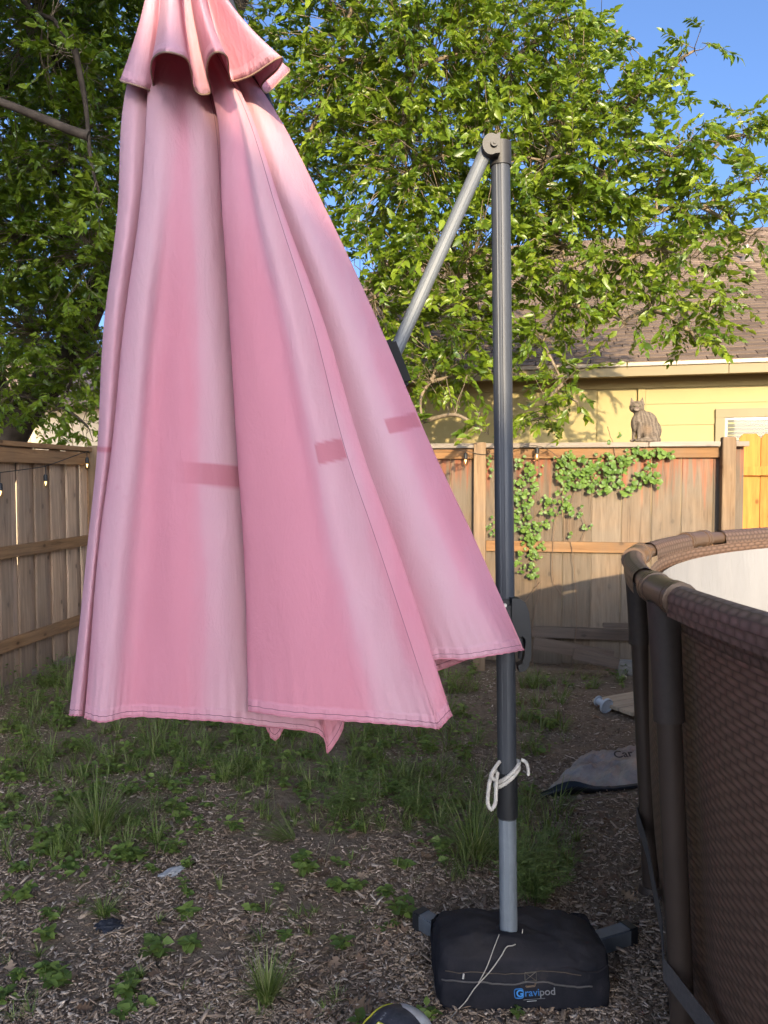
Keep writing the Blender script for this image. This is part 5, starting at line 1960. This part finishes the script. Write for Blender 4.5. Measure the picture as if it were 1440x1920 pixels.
# =================================================================== YARD CLUTTER
def build_clutter():
    # stacked boards against the foot of the back fence
    def lean(px0, py0, px1, py1, off, h, label, t_=.03, mat='old_plank'):
        a = MBK @ Vector((back_s(px0), off, 0)); b = MBK @ Vector((back_s(px1), off, 0))
        A, B = P(px0, py0, a.y), P(px1, py1, b.y)
        d = (B - A); L = d.length; d.normalize()
        up = Vector((0, 0, 1)); up = (up - d * up.dot(d)).normalized(); n = d.cross(up)
        mb = MB(); mb.bevel_box((-L / 2, -t_ / 2, -h / 2), (L / 2, t_ / 2, h / 2), .004)
        o = bpy.data.objects.new('loose_board', mb.mesh('loose_board')); C.objects.link(o); o.data.materials.append(M[mat])
        c = (A + B) / 2
        o.matrix_basis = Matrix(((d.x, n.x, up.x, c.x), (d.y, n.y, up.y, c.y), (d.z, n.z, up.z, c.z), (0, 0, 0, 1)))
        tag(o, label, 'board', 'loose boards at the fence foot')
    lean(1075, 1225, 1160, 1245, -.36, .085, 'low sloping grey board lying nearest along the fence foot beside weeds')
    lean(1000, 1205, 1150, 1232, -.26, .10, 'long dark board sunk in the soil against the fence foot')
    lean(1130, 1172, 1215, 1174, -.20, .035, 'short grey board set level as a ledge above the loose boards')
    mb = MB(); c = G(1180, 1262)
    mb.bevel_box((-.10, -.08, 0), (.12, .08, .11), .008)
    o = mb.build('concrete_block', mat_plain('concrete', (.24, .225, .2), .9, 0, .15, 20, .5)); o.location = c; o.rotation_euler.z = -.15
    tag(o, 'pale concrete block on the soil between fence foot and pool', 'block')
    # pale planks panel on the ground
    c = G(1195, 1332, .045)
    root = tag(empty('plank_panel', c, rz=math.radians(28)), 'pale plank panel lying on the soil by the pool legs', 'panel')
    for k in range(3):
        mb = MB(); mb.bevel_box((-.21, -.16 + k * .125, -.012), (.55, -.042 + k * .125, .012), .004)
        o = bpy.data.objects.new('plank', mb.mesh('plank')); C.objects.link(o); o.data.materials.append(M['ply']); o.parent = root
    mb = MB(); mb.box((-.1, -.15, -.04), (-.04, .2, -.013)); o = bpy.data.objects.new('batten', mb.mesh('batten')); C.objects.link(o); o.data.materials.append(M['ply']); o.parent = root
    # white spool-like pool float
    c = G(1133, 1337)
    wm = mat_plain('white_blue_plastic', (.42, .46, .5), .4, 0, .1, 20)
    root = tag(empty('plastic_spool', c), 'small round white plastic spool lying on the soil', 'spool')
    Mw = Matrix.Translation(c + Vector((0, 0, .052))) @ Matrix.Rotation(.5, 4, 'Z') @ Matrix.Rotation(.2, 4, 'X')
    for nm, y0, y1, r in (('flange', -.022, -.012, .052), ('core', -.012, .055, .022), ('flange', .055, .064, .035)):
        mb = MB(); mb.tube([Mw @ Vector((0, y0, 0)), Mw @ Vector((0, y1, 0))], r, 24); mb.build(nm, wm, root)
    mb = MB(); mb.tube([Mw @ Vector((.047 * math.cos(a), -.022, .047 * math.sin(a))) for a in np.linspace(0, 2 * math.pi, 25)], .006, 8, cap=False); mb.build('rim', wm, root)
    # crumpled plastic sack
    NX, NY = 46, 22
    a, b, c2, d2 = G(1012, 1492), G(1250, 1470), G(1235, 1385), G(1090, 1430)
    V, top = [], []
    for j in range(NY):
        for i in range(NX):
            u, v = i / (NX - 1), j / (NY - 1)
            p = a.lerp(b, u).lerp(d2.lerp(c2, u), v)
            h = .035 * math.sin(math.pi * min(1, max(0, v))) ** .6 * (.35 + .65 * u) + .045 * abs(mnoise.noise(Vector((u * 5, v * 3, 1)))) + .022 * abs(mnoise.noise(Vector((u * 12, v * 7, 4)))) + .008 * mnoise.noise(Vector((u * 30, v * 16, 4)))
            if v < .2: h *= .4 + v * 3
            h += .05 * math.exp(-((u - .12) / .12) ** 2) * v
            V.append((p.x, p.y, max(.006, h) + gz(p.x, p.y)))
    idx = np.arange(NX * NY).reshape(NY, NX)
    Fq = np.stack([idx[:-1, :-1].ravel(), idx[:-1, 1:].ravel(), idx[1:, 1:].ravel(), idx[1:, :-1].ravel()], 1)
    t = NT('grey_sack_plastic')
    co = t.coord('Object', False)
    n1 = t.noise(co, 6, 5)
    cc = t.ramp(n1, [(.3, (.16, .15, .15)), (.55, (.30, .275, .255)), (.75, (.42, .36, .31))])
    sack_m = t.bsdf(cc, .45, 0, t.bump(t.noise(co, 14, 5), .8, .03), .5)
    o = link('plastic_sack', np_mesh('plastic_sack', np.array(V), Fq, smooth=True), sack_m)
    tag(o, 'crumpled grey plastic sack with black edge lying by the pool', 'sack')
    md = o.modifiers.new('t', 'SOLIDIFY'); md.thickness = .003
    edge = [Vector(V[i]) + Vector((0, -.01, .004)) for i in range(0, NX)]
    mb = MB()
    vs_, fs = [], []
    for i, p in enumerate(edge):
        w = .010 + .045 * math.exp(-((i / NX - .22) / .16) ** 2)
        vs_ += [p + Vector((0, .012, w + .003)), p + Vector((0, -.012, -.002)), p + Vector((0, .02, -.004))]
    for i in range(len(edge) - 1):
        for q in range(3):
            fs.append((3 * i + q, 3 * i + (q + 1) % 3, 3 * i + 3 + (q + 1) % 3, 3 * i + 3 + q))
    mb.add(vs_, fs, True)
    mb.build('black_edge', mat_plain('black_sack_plastic', (.012, .013, .016), .4), o)
    # marker lettering on the sack
    cu = bpy.data.curves.new('sack_lettering', 'FONT'); cu.body = 'Car'; cu.size = .075; cu.extrude = .0004; cu.shear = .25; cu.offset = .001
    tmp = bpy.data.objects.new('sack_lettering', cu); C.objects.link(tmp)
    me = bpy.data.meshes.new_from_object(tmp.evaluated_get(bpy.context.evaluated_depsgraph_get())); bpy.data.objects.remove(tmp)
    ctr = G(1153, 1440)
    best = max(q[2] for q in V if math.hypot(q[0] - ctr.x, q[1] - ctr.y) < .09)
    me.transform(Matrix.Translation((ctr.x, ctr.y, best + .004)) @ Matrix.Rotation(.28, 4, 'Z') @ Matrix.Rotation(.35, 4, 'X'))
    me.materials.clear()
    link('lettering', me, mat_plain('black_marker', (.02, .02, .02), .7), o)
    # white scrap, dark cap
    def crumple(name, c, size, mat, label, cat, seed, flat=.35, stretch=(1, 1), rz=0):
        bm = bmesh.new(); bmesh.ops.create_icosphere(bm, subdivisions=3, radius=size)
        for v in bm.verts:
            n = mnoise.noise(v.co / size * 1.6 + Vector((seed, 0, 0))) * .5 + mnoise.noise(v.co / size * 4 + Vector((seed, 3, 0))) * .22
            v.co *= 1 + n
            v.co.x *= stretch[0]; v.co.y *= stretch[1]; v.co.z = max(v.co.z * flat, -size * .1) + size * .1
        me = bpy.data.meshes.new(name); bm.to_mesh(me); bm.free()
        o = link(name, me, mat); o.location = c; o.rotation_euler.z = rz
        return tag(o, label, cat)
    crumple('paper_scrap', G(322, 1640), .036, mat_plain('dirty_white_paper', (.36, .36, .36), .8, 0, .3, 30, .6), 'crumpled dirty white scrap lying on the mulch at left', 'scrap', 3.3, .4, (1.7, .62), .75)
    crumple('cloth_rag', G(205, 1742), .038, mat_plain('navy_rag', (.010, .012, .02), .8, 0, .3, 30), 'small crumpled dark blue rag behind a grass sprig', 'rag', 8.1, .55, (1.2, .8))


build_clutter()


def build_ball():
    c = P(747, 1985, 2.0)
    r = .108
    c = Vector((c.x, c.y - .0, r + gz(c.x, c.y)))
    # place so that the top shows at the bottom edge of the photo
    Yb = 1.885
    t_ = P(747, 1889, Yb)
    c = Vector((t_.x, Yb, r))
    root = tag(empty('soccer_ball', c - Vector((0, 0, r))), 'scuffed black and white soccer ball with yellow lines at bottom edge', 'ball')
    t = NT('scuffed_ball_black')
    co = t.coord('Object', False)
    n1 = t.noise(co, 30, 5, .7)
    cc = t.ramp(n1, [(.38, (.02, .022, .03)), (.6, (.05, .05, .06)), (.68, (.35, .34, .33))])
    blk = t.bsdf(cc, .5, 0, t.bump(n1, .3, .003), .4)
    t = NT('scuffed_ball_white')
    co = t.coord('Object', False)
    n1 = t.noise(co, 14, 5, .7)
    cc = t.ramp(n1, [(.3, (.40, .38, .34)), (.6, (.62, .63, .64))])
    wht = t.bsdf(cc, .4, 0, t.bump(n1, .2, .003), .4)
    yel = mat_plain('yellow_line_print', (.62, .56, .05), .5)
    mb = MB(); mb.ellipsoid(c, (r, r, r), None, 48, 32); mb.build('shell', blk, root)

    def sph(az, el, rr):
        return c + Vector((math.cos(el) * math.cos(az), math.cos(el) * math.sin(az), math.sin(el))) * rr

    def patch(az0, el0, corners, mat, border=True, lift=.0012):
        # spherical polygon about a centre direction
        n0 = Vector((math.cos(el0) * math.cos(az0), math.cos(el0) * math.sin(az0), math.sin(el0)))
        e1 = n0.cross(Vector((0, 0, 1))).normalized() if abs(n0.z) < .98 else Vector((1, 0, 0))
        e2 = e1.cross(n0) * -1
        ring = []
        K = len(corners)
        for k in range(K):
            a, b = Vector((*corners[k], 0)), Vector((*corners[(k + 1) % K], 0))
            for q in range(8): ring.append(a.lerp(b, q / 8))
        vs_, fs = [], []
        R_ = 6
        for j in range(1, R_ + 1):
            for p in ring:
                d = (n0 + e1 * p.x * j / R_ + e2 * p.y * j / R_).normalized()
                vs_.append(c + d * (r + lift))
        n = len(ring)
        ctr = len(vs_); vs_.append(c + n0 * (r + lift))
        for k in range(n): fs.append((ctr, k, (k + 1) % n))
        for j in range(R_ - 1):
            for k in range(n): fs.append((j * n + k, (j + 1) * n + k, (j + 1) * n + (k + 1) % n, j * n + (k + 1) % n))
        mb = MB(); mb.add(vs_, fs, True); pa = mb.build('panel', mat, root)
        if border:
            edge = [v for v in vs_[(R_ - 1) * n:R_ * n]]
            mb = MB(); mb.tube(edge + [edge[0]], .0028, 6, cap=False, flat=.6); mb.build('piping', yel, pa)
    d45 = math.radians
    patch(d45(235), d45(42), [(-.42, -.35), (.32, -.45), (.42, .12), (.30, .42), (-.18, .36)], wht)
    patch(d45(40), d45(55), [(-.5, -.15), (-.1, -.42), (.55, -.3), (.5, .25), (-.2, .2)], wht, False)
    patch(d45(310), d45(20), [(-.3, -.3), (.3, -.3), (.36, .2), (0, .4), (-.34, .2)], wht)
    patch(d45(130), d45(30), [(-.4, -.35), (.4, -.35), (.4, .3), (-.4, .3)], wht)
    patch(d45(285), d45(52), [(-.10, -.12), (.12, -.14), (.1, .08), (-.08, .1)], yel, False, .0016)


build_ball()


# =================================================================== GROUND COVER
def in_frame_ground(n, y0=1.6, y1=7.0):
    """random ground points inside the camera's view wedge, denser near"""
    y = 1 / rng.uniform(1 / y1, 1 / y0, n)
    x = rng.uniform(-.56, .56, n) * y
    return x, y


def on_pool(x, y, r=2.72):
    return (x - PC.x) ** 2 + (y - PC.y) ** 2 < r * r


def on_bag(x, y):
    return (np.abs(x - .415) < .25) & (np.abs(y - 2.375) < .17)


def left_limit(y):
    return -3.20 + (y - 2.9) * (.54 / 4.05) + .06


def back_limit(x):
    return A0.y + (x - A0.x) * (BDIR.y / BDIR.x) - .08


def build_mulch():
    n = 165000
    x, y = in_frame_ground(n, 1.35, 7.2)
    wide = rng.random(n) < .2
    x = np.where(wide, x * 1.75, x)
    dens = np.array([mnoise.noise(Vector((a * 1.4, b * 1.4, 20))) + .5 * mnoise.noise(Vector((a * 4, b * 4, 9))) for a, b in zip(x, y)])
    # mulch thins out towards the fences
    keep = ~on_pool(x, y, 2.64) & ~on_bag(x, y) & (x > left_limit(y)) & (y < back_limit(x)) & (rng.random(n) < np.clip(.85 - np.maximum(0, y - 3.2) * np.where(x > .3, .04, .26) + dens * 1.5, .08, 1))
    x, y = x[keep], y[keep]
    n = len(x)
    z = np.array([gz(a, b) for a, b in zip(x, y)])
    L = .0025 + .013 * rng.random(n) ** 1.6 * (1 + 1.0 * (rng.random(n) < .12)); W = .0012 + L * rng.uniform(.06, .30, n); T = rng.uniform(.0005, .0022, n)
    yaw = rng.uniform(0, 2 * np.pi, n); tilt = rng.normal(0, .22, n); roll = rng.normal(0, .35, n)
    d = np.stack([np.cos(yaw) * np.cos(tilt), np.sin(yaw) * np.cos(tilt), np.sin(tilt)], 1)
    s = unit(np.cross(np.array([0, 0, 1.0]), d)); u = np.cross(d, s)
    s2 = s * np.cos(roll)[:, None] + u * np.sin(roll)[:, None]; u2 = np.cross(d, s2)
    c = np.stack([x, y, z + .003 + np.abs(np.sin(tilt)) * L * .5 + rng.uniform(0, .006, n)], 1)
    V = []
    for k in range(8):
        a, b, e = (1 if k & 1 else -1), (1 if k & 2 else -1), (1 if k & 4 else -1)
        ta = rng.uniform(.15, 1.1, n)
        V.append(c + d * (L * a * rng.uniform(.7, 1.15, n))[:, None] + s2 * (W * b * ta)[:, None] + u2 * (T * e)[:, None])
    V = np.stack(V, 1)
    fq = np.array([[4, 5, 7, 6], [0, 4, 6, 2], [1, 3, 7, 5], [0, 1, 5, 4], [2, 6, 7, 3]])
    Fq = (np.arange(n)[:, None, None] * 8 + fq[None]).reshape(-1, 4)
    t = NT('wood_chip')
    r = t.attr('rnd')
    cc = t.ramp(r, [(0, (.095, .064, .042)), (.35, (.25, .178, .122)), (.72, (.42, .315, .225)), (.93, (.56, .44, .33)), (1, (.7, .58, .46))])
    n2 = t.noise(t.coord('Object', False), 120, 3)
    cc = t.mix(t.math('MULTIPLY', n2, .45), cc, (.14, .105, .08))
    m = t.bsdf(cc, .9, 0, None, .15)
    o = link('mulch', np_mesh('mulch', V.reshape(-1, 3), Fq, {'rnd': np.repeat(rng.random(n), 8)}), m)
    tag(o, 'brown wood chip mulch scattered over the soil', 'mulch', kind='stuff')


build_mulch()

GRASS = mat_leaf('grass_blade', [(.075, .115, .026), (.125, .175, .044), (.18, .225, .065), (.28, .28, .13)], .25, .5, .3)
WEED = mat_leaf('weed_leaf', [(.07, .115, .028), (.125, .185, .042), (.21, .28, .06)], .25, .5, .35)
FERN = mat_leaf('feathery_leaf', [(.075, .12, .032), (.12, .17, .046), (.19, .245, .075)], .25, .5, .3)
STALK = mat_leaf('pale_stalk', [(.10, .12, .04), (.22, .21, .12), (.34, .31, .2)], .15, .6, .2)


def g_tuft(c, n, h, spread, lean=(0, 0)):
    a = rng.uniform(0, 2 * np.pi, n)
    q = rng.random(n) ** .6
    pos = np.stack([c.x + np.cos(a) * q * spread * .22, c.y + np.sin(a) * q * spread * .22, np.full(n, c.z - .004)], 1)
    out = q * spread / h * 1.1
    d = np.stack([np.cos(a) * out + lean[0], np.sin(a) * out + lean[1], np.ones(n)], 1) + rng.normal(size=(n, 3)) * .08
    L = h * rng.uniform(.45, 1.1, n)
    return blade_field(pos, d, L, rng.uniform(.0025, .006, n), rng.uniform(.1, .75, n))


def chunk(bl):
    V, f4, f3, r = bl
    return V, [f4, f3], r


def g_weed(c, nst, h, leafL, spread, per=7):
    """broad-leaved weed: stems with paired leaves"""
    P_, D_, N_, L_ = [], [], [], []
    sb, sd_, sl_ = [], [], []
    for _ in range(nst):
        a = rng.uniform(0, 2 * np.pi); q = rng.random() ** .7
        d = np.array([math.cos(a) * q * spread / h, math.sin(a) * q * spread / h, 1.0]); L = h * rng.uniform(.5, 1.05)
        b = np.array([c.x + math.cos(a) * spread * .2 * q, c.y + math.sin(a) * spread * .2 * q, c.z])
        sb.append(b); sd_.append(d); sl_.append(L)
        d = d / np.linalg.norm(d)
        for k in range(per):
            t = .25 + .75 * k / max(1, per - 1)
            p = b + d * L * t
            th = k * 2.4 + rng.uniform(-.4, .4)
            o = np.array([math.cos(th), math.sin(th), rng.uniform(-.1, .55)])
            P_.append(p); D_.append(o); N_.append(np.array([0, 0, 1.0]) + rng.normal(size=3) * .3); L_.append(leafL * rng.uniform(.6, 1.1) * (1.1 - .3 * t))
    P_, D_, N_, L_ = map(np.array, (P_, D_, N_, L_))
    V, Fs, R = leaf_field(P_, D_, N_, L_, L_ * rng.uniform(.5, .75, len(L_)), .2)
    s = blade_field(np.array(sb), np.array(sd_), np.array(sl_), .004, .02)
    return [(V, [Fs], R), chunk(s)]


def g_feathery(c, nst, h, spread):
    """finely divided foliage like wild carrot or ragweed"""
    P_, D_, N_, L_ = [], [], [], []
    sb, sd_, sl_ = [], [], []
    for _ in range(nst):
        a = rng.uniform(0, 2 * np.pi); q = rng.random() ** .6
        d = np.array([math.cos(a) * q * spread / h, math.sin(a) * q * spread / h, 1.0]); d /= np.linalg.norm(d); L = h * rng.uniform(.5, 1.1)
        b = np.array([c.x, c.y, c.z]) + np.array([math.cos(a), math.sin(a), 0]) * spread * .35 * q
        sb.append(b); sd_.append(d); sl_.append(L)
        for k in range(5):
            t = .3 + .7 * k / 4
            p = b + d * L * t
            th = rng.uniform(0, 2 * np.pi)
            ax = np.array([math.cos(th), math.sin(th), rng.uniform(-.1, .5)]); ax /= np.linalg.norm(ax)
            sd = np.cross(ax, [0, 0, 1.0]); sd /= np.linalg.norm(sd)
            fl = h * rng.uniform(.2, .34)
            for j in range(7):
                tt = (j + 1) / 7
                for sg in (-1, 1):
                    P_.append(p + ax * fl * tt); D_.append(ax * .8 + sd * sg * .8 + rng.normal(size=3) * .15); N_.append(np.array([0, 0, 1.0]) + rng.normal(size=3) * .3); L_.append(fl * .34 * (1.15 - tt * .7))
    P_, D_, N_, L_ = map(np.array, (P_, D_, N_, L_))
    V, Fs, R = leaf_field(P_, D_, N_, L_, L_ * .34, .15)
    return [(V, [Fs], R), chunk(blade_field(np.array(sb), np.array(sd_), np.array(sl_), .004, .05))]


def plant(name, label, cat, px, py, parts):
    c = G(px, py)
    root = tag(empty(name, c), label, cat)
    for nm, mat, ch in parts(c):
        V, Fl, R = merge(ch)
        link(nm, np_mesh(nm, V, Fl, {'rnd': R}), mat, root)
    return root


def build_plants():
    # ---- grass tufts that stand out
    for px, py, n, h, sp, lean, label in (
            (185, 1562, 190, .40, .26, (.1, 0), 'tall pale green grass tuft standing left below the canopy corner'),
            (500, 1880, 170, .20, .07, (0, 0), 'upright bright green grass tuft nearest the bottom edge of the mulch'),
            (195, 1720, 60, .13, .07, (0, 0), 'thin small grass sprig growing by the dark blue rag'),
            (545, 1575, 80, .20, .13, (-.9, .2), 'grass tuft lying flat to the left in mid mulch'),
            (890, 1600, 190, .34, .22, (.0, 0), 'dense dark grass clump just left of the pole'),
            (980, 1640, 120, .26, .16, (.2, 0), 'dark grass clump behind the pole on its right side'),
            (1000, 1290, 90, .22, .14, (0, 0), 'small grass clump behind the pole near the slider grip')):
        plant('grass_tuft', label, 'grass', px, py, lambda c: [('blades', GRASS, [chunk(g_tuft(c, n, h, sp, lean))])])
    # ---- feathery bushes
    for px, py, nst, h, sp, label in ((640, 1530, 34, .22, .17, 'feathery dark green weed bush under the hanging canopy tip'),
                                      (775, 1520, 26, .16, .15, 'low feathery weed bush between the canopy and the pole'),
                                      (1000, 1690, 44, .22, .13, 'bushy feathery weed directly behind the black bag')):
        plant('feathery_weed', label, 'weed', px, py, lambda c: [('foliage', FERN, g_feathery(c, nst, h, sp))])
    # ---- broad-leaved weeds
    for px, py, nst, h, ll, sp, label in (
            (350, 1475, 2, .07, .045, .03, 'small two-stemmed light green seedling in bare soil'),
            (565, 1625, 3, .09, .055, .04, 'broad-leaved weed at the root of the flattened grass tuft'),
            (105, 1850, 3, .07, .05, .05, 'light green weed seedling near the lower left corner'),
            (295, 1800, 3, .07, .05, .05, 'three-leaved weed growing alone in lower left mulch'),
            (80, 1760, 3, .06, .05, .05, 'low pale weed near the left edge of the mulch'),
            (230, 1870, 4, .06, .045, .06, 'weed cluster at the bottom left of the mulch'),
            (750, 1720, 3, .08, .06, .05, 'leafy weed at the end of the left cross foot'),
            (100, 1590, 16, .11, .055, .17, 'broad-leaved weed patch left of the tall pale grass tuft'),
            (30, 1690, 5, .08, .05, .06, 'broad-leaved weed at the left edge below the weed patch'),
            (350, 1680, 4, .07, .035, .05, 'small weed to the right of the white scrap'),
            (1050, 1240, 12, .16, .07, .2, 'sprawling broad-leaved weed at the foot of the sunlit fence'),
            (970, 1908, 2, .03, .03, .02, 'tiny bright seedling in front of the black bag'),
            (800, 1915, 3, .04, .04, .03, 'small weed tucked between the ball and the black bag'),
            (670, 1925, 1, .05, .05, .02, 'single green leaf seedling left of the ball'),
            (700, 1430, 7, .15, .055, .10, 'leafy weed right of the hanging canopy tip')):
        plant('broadleaf_weed', label, 'weed', px, py, lambda c: [('foliage', WEED, g_weed(c, nst, h, ll, sp))])
    # ivy seedlings low on the fence
    for px, py, label in ((1120, 1250, 'wide-leaved vine shoot rising from the shaded fence foot'),):
        pass
    # ---- uncountable ground cover
    chg, chw, chs = [], [], []
    def scatter(px0, px1, py0, py1, n):
        for _ in range(n):
            yield G(random.uniform(px0, px1), random.uniform(py0, py1))
    def ok(c):
        return not on_pool(c.x, c.y, 2.8) and not (abs(c.x - .415) < .3 and abs(c.y - 2.375) < .22) and c.x > left_limit(c.y) + .02 and c.y < back_limit(c.x) - .02
    for (a, b, c_, d, ng, nw, h) in ((0, 900, 1235, 1300, 90, 150, .20), (0, 880, 1300, 1380, 110, 130, .17), (0, 460, 1380, 1470, 70, 60, .14), (440, 900, 1380, 1480, 90, 50, .14), (0, 330, 1470, 1620, 46, 40, .11),
                                       (330, 620, 1470, 1560, 20, 14, .07), (600, 900, 1460, 1560, 40, 26, .11), (800, 1080, 1480, 1660, 46, 10, .14), (0, 700, 1620, 1760, 14, 18, .05), (0, 640, 1760, 1915, 12, 14, .045),
                                       (970, 1180, 1235, 1290, 26, 22, .12), (960, 1060, 1290, 1420, 26, 8, .13), (640, 800, 1560, 1760, 5, 6, .04)):
        for p in scatter(a, b, c_, d, int(ng * 1.4)):
            if ok(p): chg.append(chunk(g_tuft(p, random.randint(8, 30), h * random.uniform(.6, 1.9), h * random.uniform(.4, 1.0), (random.uniform(-.3, .3), 0))))
        for p in scatter(a, b, c_, d, int(nw * .75)):
            if ok(p): chw += g_weed(p, random.randint(2, 6), h * random.uniform(.4, 1.0), random.uniform(.03, .055), h * random.uniform(.5, 1.0), 6)
    # low creeping leaves everywhere in the green band
    n = 2600
    x, y = in_frame_ground(n, 2.9, 6.6)
    dens = np.array([mnoise.noise(Vector((a * 1.3, b * 1.3, 40))) for a, b in zip(x, y)])
    k = ~on_pool(x, y, 2.85) & (x > left_limit(y) + .05) & (y < back_limit(x) - .05) & (dens > -.05 - np.clip((y - 4.2) * .2, -.2, .3)) & (x < .9)
    x, y = x[k], y[k]
    m = len(x)
    z = np.array([gz(a, b) for a, b in zip(x, y)])
    th = rng.uniform(0, 2 * np.pi, m)
    V, Fs, R = leaf_field(np.stack([x, y, z + rng.uniform(.005, .05, m)], 1), np.stack([np.cos(th), np.sin(th), rng.uniform(-.1, .5, m)], 1), np.array([0, 0, 1.0]) + rng.normal(size=(m, 3)) * .35, rng.uniform(.02, .05, m), rng.uniform(.012, .028, m))
    chw.append((V, [Fs], R))
    V, Fl, R = merge(chg)
    tag(link('grass', np_mesh('grass', V, Fl, {'rnd': R}), GRASS), 'scattered wild grass growing through the mulch', 'grass', kind='stuff')
    V, Fl, R = merge(chw)
    tag(link('weeds', np_mesh('weeds', V, Fl, {'rnd': R}), WEED), 'low broad-leaved weeds covering the soil', 'weeds', kind='stuff')
    # pale seed stalks
    st = []
    for _ in range(90):
        c = G(random.uniform(0, 1100), random.uniform(1260, 1640))
        if not ok(c): continue
        st.append(chunk(blade_field(np.array([c[:]]), np.array([[random.uniform(-.6, .6), random.uniform(-.4, .4), 1]]), np.array([random.uniform(.1, .38)]), np.array([.0022]), np.array([random.uniform(.1, .6)]))))
    V, Fl, R = merge(st)
    tag(link('seed_stalks', np_mesh('seed_stalks', V, Fl, {'rnd': R}), STALK), 'thin dry seed stalks among the weeds', 'grass', kind='stuff')


build_plants()


def build_dry_leaves():
    m = mat_leaf_obj('dry_oak_leaf', [(.16, .095, .055), (.27, .17, .10), (.38, .27, .17)], .1, .8, .15, (.25, .13, .05))

    def oak(seed):
        r = random.Random(seed)
        outl = []
        lobes = [(0, .04), (.12, .10), (.18, .30), (.30, .12), (.42, .46), (.52, .16), (.66, .40), (.76, .14), (.88, .20), (1.0, 0)]
        for x, w in lobes: outl.append((x - .5, w * r.uniform(.8, 1.1)))
        left = [(x, w) for x, w in outl]
        right = [(x + r.uniform(-.03, .03), -w * r.uniform(.85, 1.1)) for x, w in outl]
        vs_, fs = [], []
        n = len(left)
        for (x, w), (x2, w2) in zip(left, right):
            cu = .12 * (x * 2) ** 2
            vs_ += [(x, w, cu + .35 * w * w + r.uniform(-.03, .06)), (x - .03, 0, cu), (x2, w2, cu + .35 * w2 * w2 + r.uniform(-.03, .06))]
        for i in range(n - 1):
            a = 3 * i
            fs += [(a, a + 1, a + 4, a + 3), (a + 1, a + 2, a + 5, a + 4)]
        mb = MB(); mb.add(vs_, fs, True)
        mb.tube([(-.72, .02, .05), (-.5, 0, .1)], .012, 5)
        me = mb.mesh('dry_oak_leaf'); me.materials.append(m)
        return me
    meshes = [oak(k) for k in range(5)]

    def put(px, py, size, k):
        c = G(px, py, .008)
        o = bpy.data.objects.new('dry_oak_leaf', meshes[k % 5]); C.objects.link(o)
        o.location = c; o.scale = (size,) * 3
        o.rotation_euler = (random.uniform(-.35, .35), random.uniform(-.35, .35), random.uniform(0, 6.28))
        return o
    big = [(676, 1895, .085, 'large curled brown oak leaf beside the ball at bottom'), (662, 1795, .075, 'brown oak leaf on mulch left of the black bag'), (690, 1395 + 240, .06, 'pale brown oak leaf in the middle of open mulch'),
           (1020, 1492, .07, 'tan oak leaf at the left end of the grey sack'), (1055, 1487, .05, 'small tan oak leaf beside the black sack edge'), (1118, 1348, .05, 'orange oak leaf near the white spool'),
           (800, 1612, .07, 'reddish brown oak leaf at the root of the dark grass clump'), (1180, 1690, .07, 'pale oak leaf near the pool legs')]
    for i, (px, py, s, lab) in enumerate(big):
        tag(put(px, py, s, i), lab, 'leaf', 'fallen oak leaves')
    # the many small ones: one mass
    V, Fl, R, off = [], [], [], 0
    for i in range(420):
        px, py = (random.uniform(560, 1210), random.uniform(1480, 1915)) if i % 3 else (random.uniform(0, 1180), random.uniform(1300, 1915))
        c = G(px, py, .006)
        if on_pool(c.x, c.y, 2.74) or (abs(c.x - .415) < .28 and abs(c.y - 2.375) < .2): continue
        me = meshes[i % 5]
        s = random.uniform(.022, .062)
        M4 = Matrix.Translation(c) @ Matrix.Rotation(random.uniform(0, 6.28), 4, 'Z') @ Matrix.Rotation(random.uniform(-.5, .5), 4, 'X') @ Matrix.Rotation(random.uniform(-.5, .5), 4, 'Y') @ Matrix.Scale(s, 4)
        n0 = 30
        V += [tuple(M4 @ me.vertices[k].co) for k in range(n0)]
        for p in list(me.polygons)[:18]: Fl.append([off + q for q in p.vertices])
        R += [random.random()] * n0
        off += n0
    m2 = mat_leaf('dry_leaf_litter', [(.13, .08, .05), (.23, .15, .10), (.34, .25, .17)], .1, .8, .15, (.25, .13, .05))
    tag(link('leaf_litter', np_mesh('leaf_litter', np.array(V), np.array(Fl), {'rnd': np.array(R)}), m2), 'small brown leaf litter scattered over the mulch', 'leaf litter', kind='stuff')


build_dry_leaves()
